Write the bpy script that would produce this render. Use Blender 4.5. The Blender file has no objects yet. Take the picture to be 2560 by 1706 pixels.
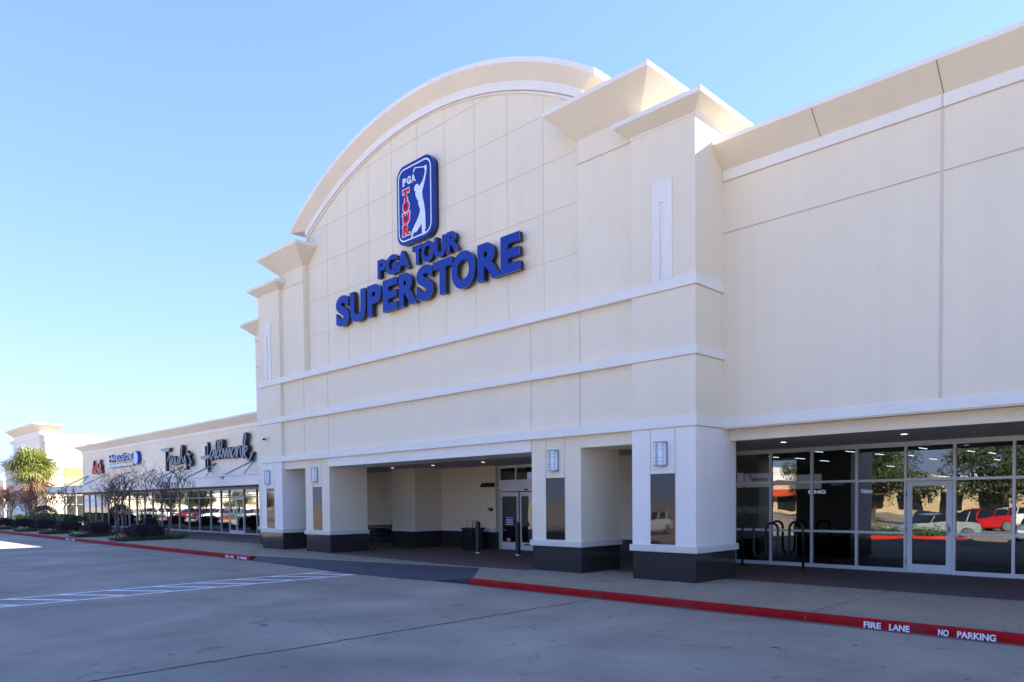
import bpy, bmesh, math, random
from mathutils import Vector, Matrix
random.seed(7)
SC = bpy.context.scene
COL = SC.collection

# ------------------------------------------------------------------ camera
F, YAW, PIT, ROL = 1845.29/2560*36, math.radians(44.814), math.radians(-1.8215), math.radians(-0.568)
fw = Vector((-math.sin(YAW)*math.cos(PIT), math.cos(YAW)*math.cos(PIT), math.sin(PIT)))
rt = Vector((math.cos(YAW), math.sin(YAW), 0)); up = rt.cross(fw)
r2 = rt*math.cos(ROL)+up*math.sin(ROL); u2 = -rt*math.sin(ROL)+up*math.cos(ROL)
cd = bpy.data.cameras.new('camera'); cam = bpy.data.objects.new('camera', cd); COL.objects.link(cam)
cd.sensor_width = 36; cd.lens = F; cd.shift_y = (1309.0-853)/2560; cd.clip_start = 0.1; cd.clip_end = 2000
cam.matrix_world = Matrix(((r2.x, u2.x, -fw.x, 0), (r2.y, u2.y, -fw.y, 0), (r2.z, u2.z, -fw.z, 1.95), (0, 0, 0, 1)))
SC.camera = cam

# ------------------------------------------------------------------ sky, sun, exposure
SUN = Vector((0.90, 1.41, 1.0)).normalized()
elev = math.asin(SUN.z); azim = math.atan2(SUN.x, SUN.y)
w = bpy.data.worlds.new('World'); SC.world = w; w.use_nodes = True
nt = w.node_tree
sky = nt.nodes.new('ShaderNodeTexSky'); sky.sky_type = 'NISHITA'; sky.sun_disc = False
sky.sun_elevation = elev; sky.sun_rotation = azim; sky.air_density = 1.0; sky.dust_density = 0.0; sky.ozone_density = 3.0
bg = nt.nodes['Background']; bg.inputs[1].default_value = 0.092
# the clear winter sky is flatter than the model's: lift the zenith, soften the horizon (x*g*c/(x*g+c) per channel)
def vm(op, a, b):
    q = nt.nodes.new('ShaderNodeVectorMath'); q.operation = op
    for i, x in enumerate((a, b)):
        if isinstance(x, tuple): q.inputs[i].default_value = x
        else: nt.links.new(x, q.inputs[i])
    return q.outputs[0]
gx = vm('MULTIPLY', sky.outputs[0], (0.87, 0.98, 1.58)); cc_ = (2.4, 3.0, 5.0)
nt.links.new(vm('DIVIDE', vm('MULTIPLY', gx, cc_), vm('ADD', gx, cc_)), bg.inputs[0])
sl = bpy.data.lights.new('sun', 'SUN'); sl.energy = 5.0; sl.angle = math.radians(0.5); sl.color = (1, 0.93, 0.82)
so = bpy.data.objects.new('sun', sl); COL.objects.link(so)
so.rotation_euler = (-SUN).to_track_quat('-Z', 'Y').to_euler(); so.location = (30, 40, 40)
SC.view_settings.view_transform = 'Standard'; SC.view_settings.look = 'None'
SC.view_settings.gamma = 1; SC.view_settings.exposure = 2.68
SC.cycles.max_bounces = 8; SC.cycles.transparent_max_bounces = 12; SC.cycles.glossy_bounces = 4

# ------------------------------------------------------------------ materials
def mat(name, c, rough=0.8, var=0.0, vscale=1.0, bump=0.0, bscale=40, metal=0.0, spec=0.5, emit=None, es=1.0, streak=0, c2=None):
    m = bpy.data.materials.new(name); m.use_nodes = True; n = m.node_tree.nodes; l = m.node_tree.links
    b = n['Principled BSDF']
    b.inputs['Roughness'].default_value = rough; b.inputs['Metallic'].default_value = metal
    b.inputs['Specular IOR Level'].default_value = spec
    b.inputs['Base Color'].default_value = (*c, 1)
    tc = n.new('ShaderNodeTexCoord')
    if var > 0:
        t = n.new('ShaderNodeTexNoise'); t.inputs['Scale'].default_value = vscale; t.inputs['Detail'].default_value = 6
        t.inputs['Roughness'].default_value = 0.6
        l.new(tc.outputs['Object'], t.inputs['Vector'])
        r = n.new('ShaderNodeValToRGB'); r.color_ramp.elements[0].position = 0.3; r.color_ramp.elements[1].position = 0.72
        cc = c2 if c2 else tuple(x*(1-var) for x in c)
        r.color_ramp.elements[0].color = (*cc, 1); r.color_ramp.elements[1].color = (*[min(1, x*(1+var*0.4)) for x in c], 1)
        l.new(t.outputs[0], r.inputs[0]); src = r.outputs[0]
        if streak:
            mp = n.new('ShaderNodeMapping'); mp.inputs['Scale'].default_value = (2.2, 2.2, 0.12)
            l.new(tc.outputs['Object'], mp.inputs[0])
            t2 = n.new('ShaderNodeTexNoise'); t2.inputs['Scale'].default_value = 1.6; t2.inputs['Detail'].default_value = 5
            l.new(mp.outputs[0], t2.inputs['Vector'])
            mr = n.new('ShaderNodeMapRange'); mr.inputs[1].default_value = 0.3; mr.inputs[2].default_value = 0.7
            mr.inputs[3].default_value = 1-streak; mr.inputs[4].default_value = 1.0
            l.new(t2.outputs[0], mr.inputs[0])
            mx = n.new('ShaderNodeMix'); mx.data_type = 'RGBA'; mx.blend_type = 'MULTIPLY'; mx.inputs[0].default_value = 1
            l.new(src, mx.inputs[6]); l.new(mr.outputs[0], mx.inputs[7]); src = mx.outputs[2]
        l.new(src, b.inputs['Base Color'])
    if bump > 0:
        t = n.new('ShaderNodeTexNoise'); t.inputs['Scale'].default_value = bscale; t.inputs['Detail'].default_value = 4
        l.new(tc.outputs['Object'], t.inputs['Vector'])
        bp = n.new('ShaderNodeBump'); bp.inputs['Strength'].default_value = bump; bp.inputs['Distance'].default_value = 0.02
        l.new(t.outputs[0], bp.inputs['Height']); l.new(bp.outputs[0], b.inputs['Normal'])
    if emit:
        b.inputs['Emission Color'].default_value = (*emit, 1); b.inputs['Emission Strength'].default_value = es
    return m

def glass(name, tint=(0.5, 0.55, 0.55), wob=0.012, boost=0.04, ior=1.55):
    m = bpy.data.materials.new(name); m.use_nodes = True; n = m.node_tree.nodes; l = m.node_tree.links
    n.remove(n['Principled BSDF']); out = n['Material Output']
    tr = n.new('ShaderNodeBsdfTransparent'); tr.inputs[0].default_value = (*tint, 1)
    gl = n.new('ShaderNodeBsdfGlossy'); gl.inputs['Roughness'].default_value = 0.0; gl.inputs[0].default_value = (1, 1, 1, 1)
    fr = n.new('ShaderNodeFresnel'); fr.inputs[0].default_value = ior
    ad = n.new('ShaderNodeMath'); ad.operation = 'ADD'; ad.inputs[1].default_value = boost; ad.use_clamp = True
    mx = n.new('ShaderNodeMixShader')
    tc = n.new('ShaderNodeTexCoord'); t = n.new('ShaderNodeTexNoise'); t.inputs['Scale'].default_value = 0.9; t.inputs['Detail'].default_value = 1.5
    bp = n.new('ShaderNodeBump'); bp.inputs['Strength'].default_value = 1.0; bp.inputs['Distance'].default_value = wob
    l.new(tc.outputs['Object'], t.inputs['Vector']); l.new(t.outputs[0], bp.inputs['Height']); l.new(bp.outputs[0], gl.inputs['Normal'])
    l.new(fr.outputs[0], ad.inputs[0]); l.new(ad.outputs[0], mx.inputs[0]); l.new(tr.outputs[0], mx.inputs[1]); l.new(gl.outputs[0], mx.inputs[2])
    l.new(mx.outputs[0], out.inputs[0])
    return m

CREAM = mat('cream_stucco', (0.86, 0.76, 0.575), 0.9, 0.03, 0.5, 0.35, 55, streak=0.035)
CROWN = mat('crown_stucco', (0.86, 0.755, 0.60), 0.9, 0.06, 0.6, 0.3, 50, streak=0.03)
WHITE = mat('white_stucco', (0.87, 0.825, 0.745), 0.85, 0.04, 0.6, 0.3, 55, streak=0.04)
JOINT = mat('sealant_joint', (0.60, 0.45, 0.33), 0.8)
JOINTL = mat('pale_joint', (0.68, 0.57, 0.46), 0.8)
GRAN = mat('granite', (0.024, 0.020, 0.020), 0.03, 0.5, 90, spec=0.45)
GRANB = mat('granite_brown', (0.048, 0.040, 0.038), 0.08, 0.5, 70, spec=0.4)
CAPM = mat('cast_stone', (0.66, 0.64, 0.57), 0.8, 0.07, 2.5, 0.2, 60)
ROOF = mat('roof_membrane', (0.22, 0.21, 0.20), 0.9)
CREAMSH = mat('shaded_cream_stucco', (0.68, 0.59, 0.44), 0.9, 0.06, 0.6, 0.3, 50)  # cream stucco with the alcove's deep shade darkened into its colour
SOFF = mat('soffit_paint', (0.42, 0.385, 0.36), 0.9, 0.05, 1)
ALU = mat('aluminium_frame', (0.62, 0.64, 0.66), 0.4, 0.06, 3, metal=0.15)
DARKALU = mat('dark_metal', (0.03, 0.032, 0.036), 0.45)
BLACK = mat('black_metal', (0.012, 0.012, 0.014), 0.35)
BLUE = mat('blue_acrylic', (0.006, 0.042, 0.31), 0.5, 0.06, 2, spec=0.2)
BLUEP = mat('blue_panel', (0.006, 0.033, 0.26), 0.45, spec=0.2)
EDGE = mat('letter_trim', (0.16, 0.21, 0.48), 0.4)
NAVY = mat('letter_return', (0.012, 0.012, 0.022), 0.4)
SIGNW = mat('sign_white', (0.72, 0.76, 0.82), 0.4)
RED = mat('sign_red', (0.75, 0.006, 0.02), 0.5, spec=0.2)
DISC = mat('disc_white', (0.52, 0.60, 0.84), 0.4, 0.35, 7)
GREYL = mat('script_face', (0.17, 0.23, 0.26), 0.4)
GREYE = mat('script_trim', (0.30, 0.38, 0.42), 0.4)
LASHF = mat('slanted_face', (0.85, 0.08, 0.04), 0.4, 0.7, 1.5, c2=(0.30, 0.008, 0.012))
BLUER = mat('blue_return', (0.008, 0.04, 0.27), 0.4)
TEAL = mat('box_face', (0.42, 0.54, 0.55), 0.4)
LAMPW = mat('lamp_diffuser', (0.80, 0.84, 0.86), 0.4)
LAMPF = mat('lamp_frame', (0.26, 0.32, 0.40), 0.4, metal=0.4)
GLASS = glass('tinted_glass', (0.42, 0.46, 0.45), 0.0024, 0.07)
GLASS2 = glass('shop_glass', (0.60, 0.64, 0.62), 0.0008, 0.15)
BARK = mat('smooth_bark', (0.15, 0.125, 0.105), 0.9, 0.3, 6, 0.4, 30)
TWIG = mat('twig_bark', (0.12, 0.10, 0.085), 0.9, 0.3, 8)
OAKB = mat('oak_bark', (0.10, 0.075, 0.055), 0.95, 0.4, 4, 0.6, 12)
PALMB = mat('palm_bark', (0.14, 0.105, 0.075), 0.95, 0.5, 6, 0.8, 14)
LEAFR = mat('rust_leaf', (0.55, 0.20, 0.11), 0.7, 0.5, 3)
LEAFB = mat('seed_head', (0.10, 0.045, 0.035), 0.8, 0.4, 4)
LEAFP = mat('plum_leaf', (0.035, 0.014, 0.022), 0.6, 0.5, 5)
LEAFG = mat('ground_leaf', (0.035, 0.085, 0.022), 0.6, 0.5, 3)
LEAFH = mat('hedge_leaf', (0.055, 0.12, 0.03), 0.6, 0.5, 3)
LEAFO = mat('oak_leaf', (0.06, 0.085, 0.025), 0.6, 0.6, 0.8)
LEAFF = mat('palm_leaf', (0.16, 0.18, 0.028), 0.5, 0.5, 2.5)
LEAFD = mat('palm_dead_leaf', (0.22, 0.14, 0.05), 0.7, 0.3, 3)
PETAL = mat('petal_red', (0.55, 0.03, 0.05), 0.6); PETALW = mat('petal_white', (0.75, 0.7, 0.6), 0.6)
TYRE = mat('tyre_rubber', (0.02, 0.02, 0.02), 0.8); RIM = mat('wheel_rim', (0.45, 0.45, 0.46), 0.3, metal=0.8)
CGLASS = mat('car_glass', (0.01, 0.012, 0.014), 0.03, spec=0.8)
TAIL = mat('tail_lamp', (0.5, 0.01, 0.01), 0.2); HEADL = mat('head_lamp', (0.7, 0.72, 0.75), 0.15)
LIT = mat('warm_lamp', (1, 1, 1), 0.5, emit=(1, 0.82, 0.6), es=1.2)
TUBE = mat('shop_tube', (1, 1, 1), 0.5, emit=(0.9, 0.95, 1), es=1.1)
NEON = mat('red_neon', (0.6, 0.02, 0.02), 0.5, emit=(1, 0.05, 0.02), es=1.3)
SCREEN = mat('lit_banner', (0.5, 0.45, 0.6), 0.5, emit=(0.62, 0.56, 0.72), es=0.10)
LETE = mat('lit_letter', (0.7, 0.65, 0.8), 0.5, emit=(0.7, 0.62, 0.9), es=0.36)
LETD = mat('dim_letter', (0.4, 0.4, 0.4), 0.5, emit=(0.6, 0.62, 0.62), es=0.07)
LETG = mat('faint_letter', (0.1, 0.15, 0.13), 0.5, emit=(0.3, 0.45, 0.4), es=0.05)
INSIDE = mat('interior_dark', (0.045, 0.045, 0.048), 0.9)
SHOPIN = mat('shop_interior', (0.22, 0.19, 0.16), 0.9)
PAPER = mat('paper', (0.75, 0.76, 0.78), 0.8); POSTER = mat('red_poster', (0.45, 0.02, 0.03), 0.6)
PAINTW = mat('road_paint', (0.88, 0.88, 0.88), 0.7, 0.06, 9)
APRON = mat('ramp_paint', (0.052, 0.052, 0.070), 0.75, 0.18, 1.2, 0.3, 90)
TAN = mat('tan_building', (0.55, 0.42, 0.24), 0.9, 0.1, 0.5); BRICKR = mat('red_roof', (0.55, 0.06, 0.02), 0.7)
STENCIL = mat('stencil_white', (0.80, 0.82, 0.86), 0.7, 0.35, 40)

def concrete(name, c, dark, sc=0.35, speck=True):
    m = bpy.data.materials.new(name); m.use_nodes = True; n = m.node_tree.nodes; l = m.node_tree.links
    b = n['Principled BSDF']; b.inputs['Roughness'].default_value = 0.82; b.inputs['Specular IOR Level'].default_value = 0.15
    tc = n.new('ShaderNodeTexCoord')
    def noise(s, d, rough=0.6, scale=(1, 1, 1), dist=0):
        mp = n.new('ShaderNodeMapping'); mp.inputs['Scale'].default_value = scale; l.new(tc.outputs['Object'], mp.inputs[0])
        t = n.new('ShaderNodeTexNoise'); t.inputs['Scale'].default_value = s; t.inputs['Detail'].default_value = d
        t.inputs['Roughness'].default_value = rough; t.inputs['Distortion'].default_value = dist
        l.new(mp.outputs[0], t.inputs['Vector']); return t.outputs[0]
    def rng(src, a, b_, lo, hi):
        r = n.new('ShaderNodeMapRange'); r.inputs[1].default_value = a; r.inputs[2].default_value = b_
        r.inputs[3].default_value = lo; r.inputs[4].default_value = hi; l.new(src, r.inputs[0]); return r.outputs[0]
    def mul(x, y):
        q = n.new('ShaderNodeMath'); q.operation = 'MULTIPLY'; l.new(x, q.inputs[0]); l.new(y, q.inputs[1]); return q.outputs[0]
    a = rng(noise(sc, 7, 0.62, (1, 0.7, 1), 0.6), 0.34, 0.66, 0.0, 1.0)
    r = n.new('ShaderNodeMix'); r.data_type = 'RGBA'; l.new(a, r.inputs[0]); r.inputs[6].default_value = (*dark, 1); r.inputs[7].default_value = (*c, 1)
    tyre = rng(noise(0.5, 4, 0.5, (0.12, 1.0, 1)), 0.35, 0.6, 0.86, 1.0)      # traffic wear running along the lane
    fine = rng(noise(22, 5, 0.7), 0.3, 0.7, 0.80, 1.10)
    st = rng(noise(1.7, 2, 0.4, (1, 1, 1), 1.5), 0.66, 0.73, 1.0, 0.80)      # oil blotches
    sp = rng(noise(6.0, 0, 0.4), 0.80, 0.83, 1.0, 0.68) if speck else fine
    f = mul(mul(mul(tyre, fine), st), sp)
    mx = n.new('ShaderNodeMix'); mx.data_type = 'RGBA'; mx.blend_type = 'MULTIPLY'; mx.inputs[0].default_value = 1
    l.new(r.outputs[2], mx.inputs[6]); l.new(f, mx.inputs[7]); l.new(mx.outputs[2], b.inputs['Base Color'])
    bp = n.new('ShaderNodeBump'); bp.inputs['Strength'].default_value = 0.35; bp.inputs['Distance'].default_value = 0.01
    l.new(noise(60, 4, 0.7), bp.inputs['Height']); l.new(bp.outputs[0], b.inputs['Normal'])
    return m
LOT = concrete('lot_concrete', (0.41, 0.355, 0.28), (0.275, 0.236, 0.188))
WALKM = concrete('walk_concrete', (0.41, 0.33, 0.23), (0.32, 0.26, 0.185), 0.6, False)

def kerbmat():
    m = mat('kerb_red', (0.36, 0.007, 0.009), 0.75, 0.3, 3, 0.2, 60, spec=0.15)
    n = m.node_tree.nodes; l = m.node_tree.links; b = n['Principled BSDF']
    src = b.inputs['Base Color'].links[0].from_socket
    tc = n.new('ShaderNodeTexCoord'); t = n.new('ShaderNodeTexNoise'); t.inputs['Scale'].default_value = 1.4; t.inputs['Detail'].default_value = 8; t.inputs['Roughness'].default_value = 0.7
    l.new(tc.outputs['Object'], t.inputs['Vector'])
    r = n.new('ShaderNodeMapRange'); r.inputs[1].default_value = 0.58; r.inputs[2].default_value = 0.68; l.new(t.outputs[0], r.inputs[0])
    mx = n.new('ShaderNodeMix'); mx.data_type = 'RGBA'; l.new(r.outputs[0], mx.inputs[0]); l.new(src, mx.inputs[6]); mx.inputs[7].default_value = (0.11, 0.045, 0.04, 1)
    l.new(mx.outputs[2], b.inputs['Base Color']); return m
KERB = kerbmat()

def brickmat():
    m = bpy.data.materials.new('brick_pavers'); m.use_nodes = True; n = m.node_tree.nodes; l = m.node_tree.links
    b = n['Principled BSDF']; b.inputs['Roughness'].default_value = 0.75
    tc = n.new('ShaderNodeTexCoord'); t = n.new('ShaderNodeTexBrick'); t.inputs['Scale'].default_value = 1.0
    t.inputs['Brick Width'].default_value = 0.2; t.inputs['Row Height'].default_value = 0.1; t.inputs['Mortar Size'].default_value = 0.006
    t.inputs['Color1'].default_value = (0.15, 0.082, 0.065, 1); t.inputs['Color2'].default_value = (0.105, 0.062, 0.052, 1); t.inputs['Mortar'].default_value = (0.06, 0.05, 0.045, 1)
    l.new(tc.outputs['Object'], t.inputs['Vector']); l.new(t.outputs[0], b.inputs['Base Color']); return m
PAVER = brickmat()

# ------------------------------------------------------------------ mesh helpers
ORG = {}
class MB:
    def __init__(s): s.v = []; s.f = []; s.m = []
    def face(s, pts, mi=0):
        k = len(s.v); s.v += [tuple(p) for p in pts]; s.f.append(tuple(range(k, k+len(pts)))); s.m.append(mi)
    def raw(s, vs, fs, mi=0):
        k = len(s.v); s.v += [tuple(p) for p in vs]; s.f += [tuple(i+k for i in f) for f in fs]; s.m += [mi]*len(fs)
    def box(s, x0, x1, y0, y1, z0, z1, mi=0):
        v = [(x0, y0, z0), (x1, y0, z0), (x1, y1, z0), (x0, y1, z0), (x0, y0, z1), (x1, y0, z1), (x1, y1, z1), (x0, y1, z1)]
        s.raw(v, [(0, 3, 2, 1), (4, 5, 6, 7), (0, 1, 5, 4), (1, 2, 6, 5), (2, 3, 7, 6), (3, 0, 4, 7)], mi)
    def prism(s, poly, y0, y1, mi=0, ms=None):
        # poly in (x, z), front face at y0 (towards the street)
        n = len(poly); a = sum(poly[i][0]*poly[(i+1) % n][1]-poly[(i+1) % n][0]*poly[i][1] for i in range(n))
        if a < 0: poly = poly[::-1]
        ms = mi if ms is None else ms
        s.face([(x, y0, z) for x, z in poly], mi); s.face([(x, y1, z) for x, z in poly[::-1]], mi)
        for i in range(n):
            (xa, za), (xb, zb) = poly[i], poly[(i+1) % n]
            s.face([(xb, y0, zb), (xa, y0, za), (xa, y1, za), (xb, y1, zb)], ms)
    def tube(s, pts, rad, n=8, mi=0, cap=True):
        pts = [Vector(p) for p in pts]; rs = rad if isinstance(rad, (list, tuple)) else [rad]*len(pts)
        k0 = len(s.v); prev = None
        for i, p in enumerate(pts):
            d = (pts[min(i+1, len(pts)-1)]-pts[max(i-1, 0)]).normalized()
            if prev is None:
                a = d.orthogonal().normalized()
            else:
                a = (prev-d*prev.dot(d)); a = a.normalized() if a.length > 1e-6 else d.orthogonal().normalized()
            prev = a; b = d.cross(a)
            for j in range(n):
                t = 2*math.pi*j/n; s.v.append(tuple(p+(a*math.cos(t)+b*math.sin(t))*rs[i]))
        for i in range(len(pts)-1):
            for j in range(n):
                q = k0+i*n; s.f.append((q+j, q+(j+1) % n, q+n+(j+1) % n, q+n+j)); s.m.append(mi)
        if cap:
            s.f.append(tuple(k0+j for j in range(n))[::-1]); s.m.append(mi)
            q = k0+(len(pts)-1)*n; s.f.append(tuple(q+j for j in range(n))); s.m.append(mi)
    def lathe(s, prof, c=(0, 0, 0), n=20, mi=0):
        k0 = len(s.v)
        for r, z in prof:
            for j in range(n):
                t = 2*math.pi*j/n; s.v.append((c[0]+r*math.cos(t), c[1]+r*math.sin(t), c[2]+z))
        for i in range(len(prof)-1):
            for j in range(n):
                q = k0+i*n; s.f.append((q+j, q+(j+1) % n, q+n+(j+1) % n, q+n+j)); s.m.append(mi)
    def crown(s, x0, x1, y0, y1, z0, z1, zt, o, L=1, R=1, B=0, mf=0, mw=1):
        # flared cornice: bottom rectangle at z0 grows by o on the chosen sides up to z1, fascia up to zt
        steps = [(0, 0), (0.5, 0.44), (1, 1)]
        def ring(oo, z): return [(x0-oo*L, y0-oo, z), (x1+oo*R, y0-oo, z), (x1+oo*R, y1+oo*B, z), (x0-oo*L, y1+oo*B, z)]
        rings = [(ring(0, z0), 0)]+[(ring(o*b, z0+(z1-z0)*a), mf) for a, b in ((1.0, 1.0),)]
        rings += [(ring(o, zt), mw)]
        for (ra, _), (rb, mi) in zip(rings, rings[1:]):
            for i in range(4):
                j = (i+1) % 4; s.face([ra[i], ra[j], rb[j], rb[i]], mi)
        s.face(rings[-1][0], 2); s.face(rings[0][0][::-1], mf)
    def build(s, name, mats, parent=None, world=True, smooth=False, bevel=0, merge=False):
        me = bpy.data.meshes.new(name); me.from_pydata(s.v, [], s.f)
        for m in (mats if isinstance(mats, (list, tuple)) else [mats]): me.materials.append(m)
        me.polygons.foreach_set('material_index', s.m)
        if smooth: me.polygons.foreach_set('use_smooth', [True]*len(me.polygons))
        me.update()
        if merge or bevel:
            bm = bmesh.new(); bm.from_mesh(me); bmesh.ops.remove_doubles(bm, verts=bm.verts, dist=1e-5); bm.to_mesh(me); bm.free()
        o = bpy.data.objects.new(name, me); COL.objects.link(o)
        if parent:
            o.parent = parent
            if world: o.location = -ORG.get(parent.name, Vector((0, 0, 0)))
            ORG[o.name] = Vector((0, 0, 0)) if world else ORG.get(parent.name, Vector((0, 0, 0)))
        if bevel:
            b = o.modifiers.new('bevel', 'BEVEL'); b.width = bevel; b.segments = 2; b.limit_method = 'ANGLE'
        return o
def bx(name, mats, parent, *a, bevel=0):
    if name in ('seam', 'shadow_joint', 'wide_joint', 'hinge', 'pane', 'flag', 'canopy_edge') and len(a) > 1:
        for q in a: o = bx(name, mats, parent, q, bevel=bevel)
        return o
    m = MB()
    for q in a: m.box(*q)
    return m.build(name, mats, parent, bevel=bevel)
def tag(o, label, cat, group=None, kind=None):
    if label: o['label'] = label
    if cat: o['category'] = cat
    if group: o['group'] = group
    if kind: o['kind'] = kind
    return o
def thing(name, loc, label, cat, group=None):
    o = bpy.data.objects.new(name, None); o.empty_display_size = 0.2; COL.objects.link(o); o.location = loc
    ORG[o.name] = Vector(loc); return tag(o, label, cat, group)
def kids(o): return [c for c in bpy.data.objects if c.parent == o]
def dup(o, loc, rz=None, label=None, parent=None, sc=None):
    c = o.copy(); COL.objects.link(c)
    if parent: c.parent = parent
    if loc is not None: c.location = loc
    if rz is not None: c.rotation_euler = (0, 0, rz)
    if sc: c.scale = (sc, sc, sc)
    if label: c['label'] = label
    for k in kids(o): dup(k, None, parent=c)
    return c

def text_raw(ch, off=0.0, ext=0.05, shear=0.0):
    cu = bpy.data.curves.new('t', 'FONT'); cu.body = ch; cu.extrude = ext; cu.offset = off; cu.shear = shear; cu.resolution_u = 6
    o = bpy.data.objects.new('t', cu); COL.objects.link(o)
    dg = bpy.context.evaluated_depsgraph_get(); me = bpy.data.meshes.new_from_object(o.evaluated_get(dg))
    v = [tuple(p.co) for p in me.vertices]; f = [tuple(p.vertices) for p in me.polygons]; nz = [p.normal.z for p in me.polygons]
    bpy.data.objects.remove(o); bpy.data.curves.remove(cu); bpy.data.meshes.remove(me)
    return v, f, nz
def text_fit(mb, s, x0, x1, z0, z1, y0, y1, off=0.0, shear=0.0, mi=0, ms=None, slant=0.0):
    """write s into the wall rectangle x0..x1, z0..z1, from y0 (front) back to y1"""
    v, f, nz = text_raw(s, off, 0.5, shear)
    xs = [p[0] for p in v]; ys = [p[1] for p in v]; ax, bx_, ay, by = min(xs), max(xs), min(ys), max(ys)
    out = [(x0+(p[0]-ax)/(bx_-ax)*(x1-x0), y0+(0.5-p[2])*(y1-y0)+slant*(p[1]-ay)/(by-ay), z0+(p[1]-ay)/(by-ay)*(z1-z0)) for p in v]
    k = len(mb.v); mb.v += out
    for q, n in zip(f, nz):
        mb.f.append(tuple(i+k for i in q)); mb.m.append(mi if n > 0.5 else (mi if ms is None else ms))
def smoothline(pts, n=6):
    P = [Vector(p) for p in pts]; out = []
    for i in range(len(P)-1):
        p0 = P[max(i-1, 0)]; p1 = P[i]; p2 = P[i+1]; p3 = P[min(i+2, len(P)-1)]
        for k in range(n):
            t = k/n; out.append(0.5*((2*p1)+(-p0+p2)*t+(2*p0-5*p1+4*p2-p3)*t*t+(-p0+3*p1-3*p2+p3)*t**3))
    return out+[P[-1]]
def ribbon(mb, pts, wx, wz, y0, y1, mi=0, ms=1, n=6, fat=None):
    """a brush stroke: pen of half widths wx, wz swept along pts, extruded from y0 to y1"""
    P = smoothline(pts, n) if n > 1 else [Vector(p) for p in pts]
    L, Rr = [], []
    for i, p in enumerate(P):
        d = P[min(i+1, len(P)-1)]-P[max(i-1, 0)]
        d = Vector((d.x, d.y*1.0)); d = d.normalized() if d.length > 0 else Vector((1, 0))
        nn = Vector((-d.y, d.x)); nn = Vector((nn.x*wx, nn.y*wz))
        L.append(p+nn); Rr.append(p-nn)
    for i in range(len(P)-1):
        a, b, c, d = L[i], L[i+1], Rr[i+1], Rr[i]
        e = 0.0004*(i % 5)
        mb.face([(a.x, y0-e, a.y), (d.x, y0-e, d.y), (c.x, y0-e, c.y), (b.x, y0-e, b.y)], mi)
        mb.face([(a.x, y0-e, a.y), (b.x, y0-e, b.y), (b.x, y1, b.y), (a.x, y1, a.y)], ms)
        mb.face([(d.x, y0-e, d.y), (d.x, y1, d.y), (c.x, y1, c.y), (c.x, y0-e, c.y)], ms)
    for e in (0, -1):
        a, d = L[e], Rr[e]; mb.face([(a.x, y0, a.y), (d.x, y0, d.y), (d.x, y1, d.y), (a.x, y1, a.y)], ms)

S = 0.15   # pavement height
# ------------------------------------------------------------------ ground
def lotz(y): return 0 if y > 1.5 else max(-0.6, (y-1.5)*0.06)
g = MB(); ys = [-500, -60, -8.5, 1.5, 60, 500]
for i in range(len(ys)-1):
    g.face([(-700, ys[i], lotz(ys[i])), (400, ys[i], lotz(ys[i])), (400, ys[i+1], lotz(ys[i+1])), (-700, ys[i+1], lotz(ys[i+1]))])
lot = tag(g.build('parking_lot', LOT), 'grey concrete parking lot in front of the stores', 'parking lot', kind='structure')

def crack(pts, wd, z, jit, n=90, seed=1):
    r = random.Random(seed); m = MB(); a = Vector(pts[0]); b = Vector(pts[1]); d = (b-a).normalized(); nn = Vector((-d.y, d.x))
    prev = None; off = 0
    for i in range(n+1):
        off = off*0.86+r.uniform(-jit, jit); p = a+(b-a)*i/n+nn*off; ww = wd*r.uniform(0.5, 1.5)
        cur = (p+nn*ww/2, p-nn*ww/2)
        if prev: m.face([(prev[0].x, prev[0].y, z), (prev[1].x, prev[1].y, z), (cur[1].x, cur[1].y, z), (cur[0].x, cur[0].y, z)])
        prev = cur
    return m
CRK = mat('crack_dark', (0.04, 0.03, 0.026), 0.9); JNT = mat('slab_joint', (0.16, 0.15, 0.145), 0.9)
crack(((-8.97, 1.6), (-8.97, 11.25)), 0.032, 0.004, 0.011, 220).build('slab_crack', CRK, lot, world=False)
crack(((-25.45, 1.6), (-25.45, 11.25)), 0.016, 0.004, 0.004, 90, 3).build('slab_joint', JNT, lot, world=False)
for k, x in enumerate((-42.0, -58.5)): crack(((x, 6), (x, 11.25)), 0.014, 0.004, 0.003, 60, 5+k).build('slab_joint', JNT, lot, world=False)
crack(((-8.9, 5.5), (-11.6, 6.6)), 0.006, 0.004, 0.02, 60, 9).build('slab_crack', JNT, lot, world=False)
SPOT = mat('oil_spot', (0.10, 0.095, 0.095), 0.6)
rs = random.Random(5)
for (x, y, r_) in [(-11.05, 5.49, .07), (-3.6, 10.0, .03), (-4.3, 9.15, .055), (-4.1, 9.0, .02), (-2.9, 8.9, .03), (-3.2, 10.4, .02), (-6.0, 9.5, .02), (-5.2, 9.2, .025), (-9.8, 3.6, .04), (-8.2, 5.0, .02), (-13.5, 6.2, .03), (-7.2, 7.2, .02), (-12.0, 8.6, .025)]:
    m = MB(); m.face([(x+r_*rs.uniform(.6, 1.2)*math.cos(t*.628)*1.3, y+r_*rs.uniform(.6, 1.2)*math.sin(t*.628), 0.004) for t in range(10)])
    m.build('oil_spot', SPOT, lot, world=False)

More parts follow.
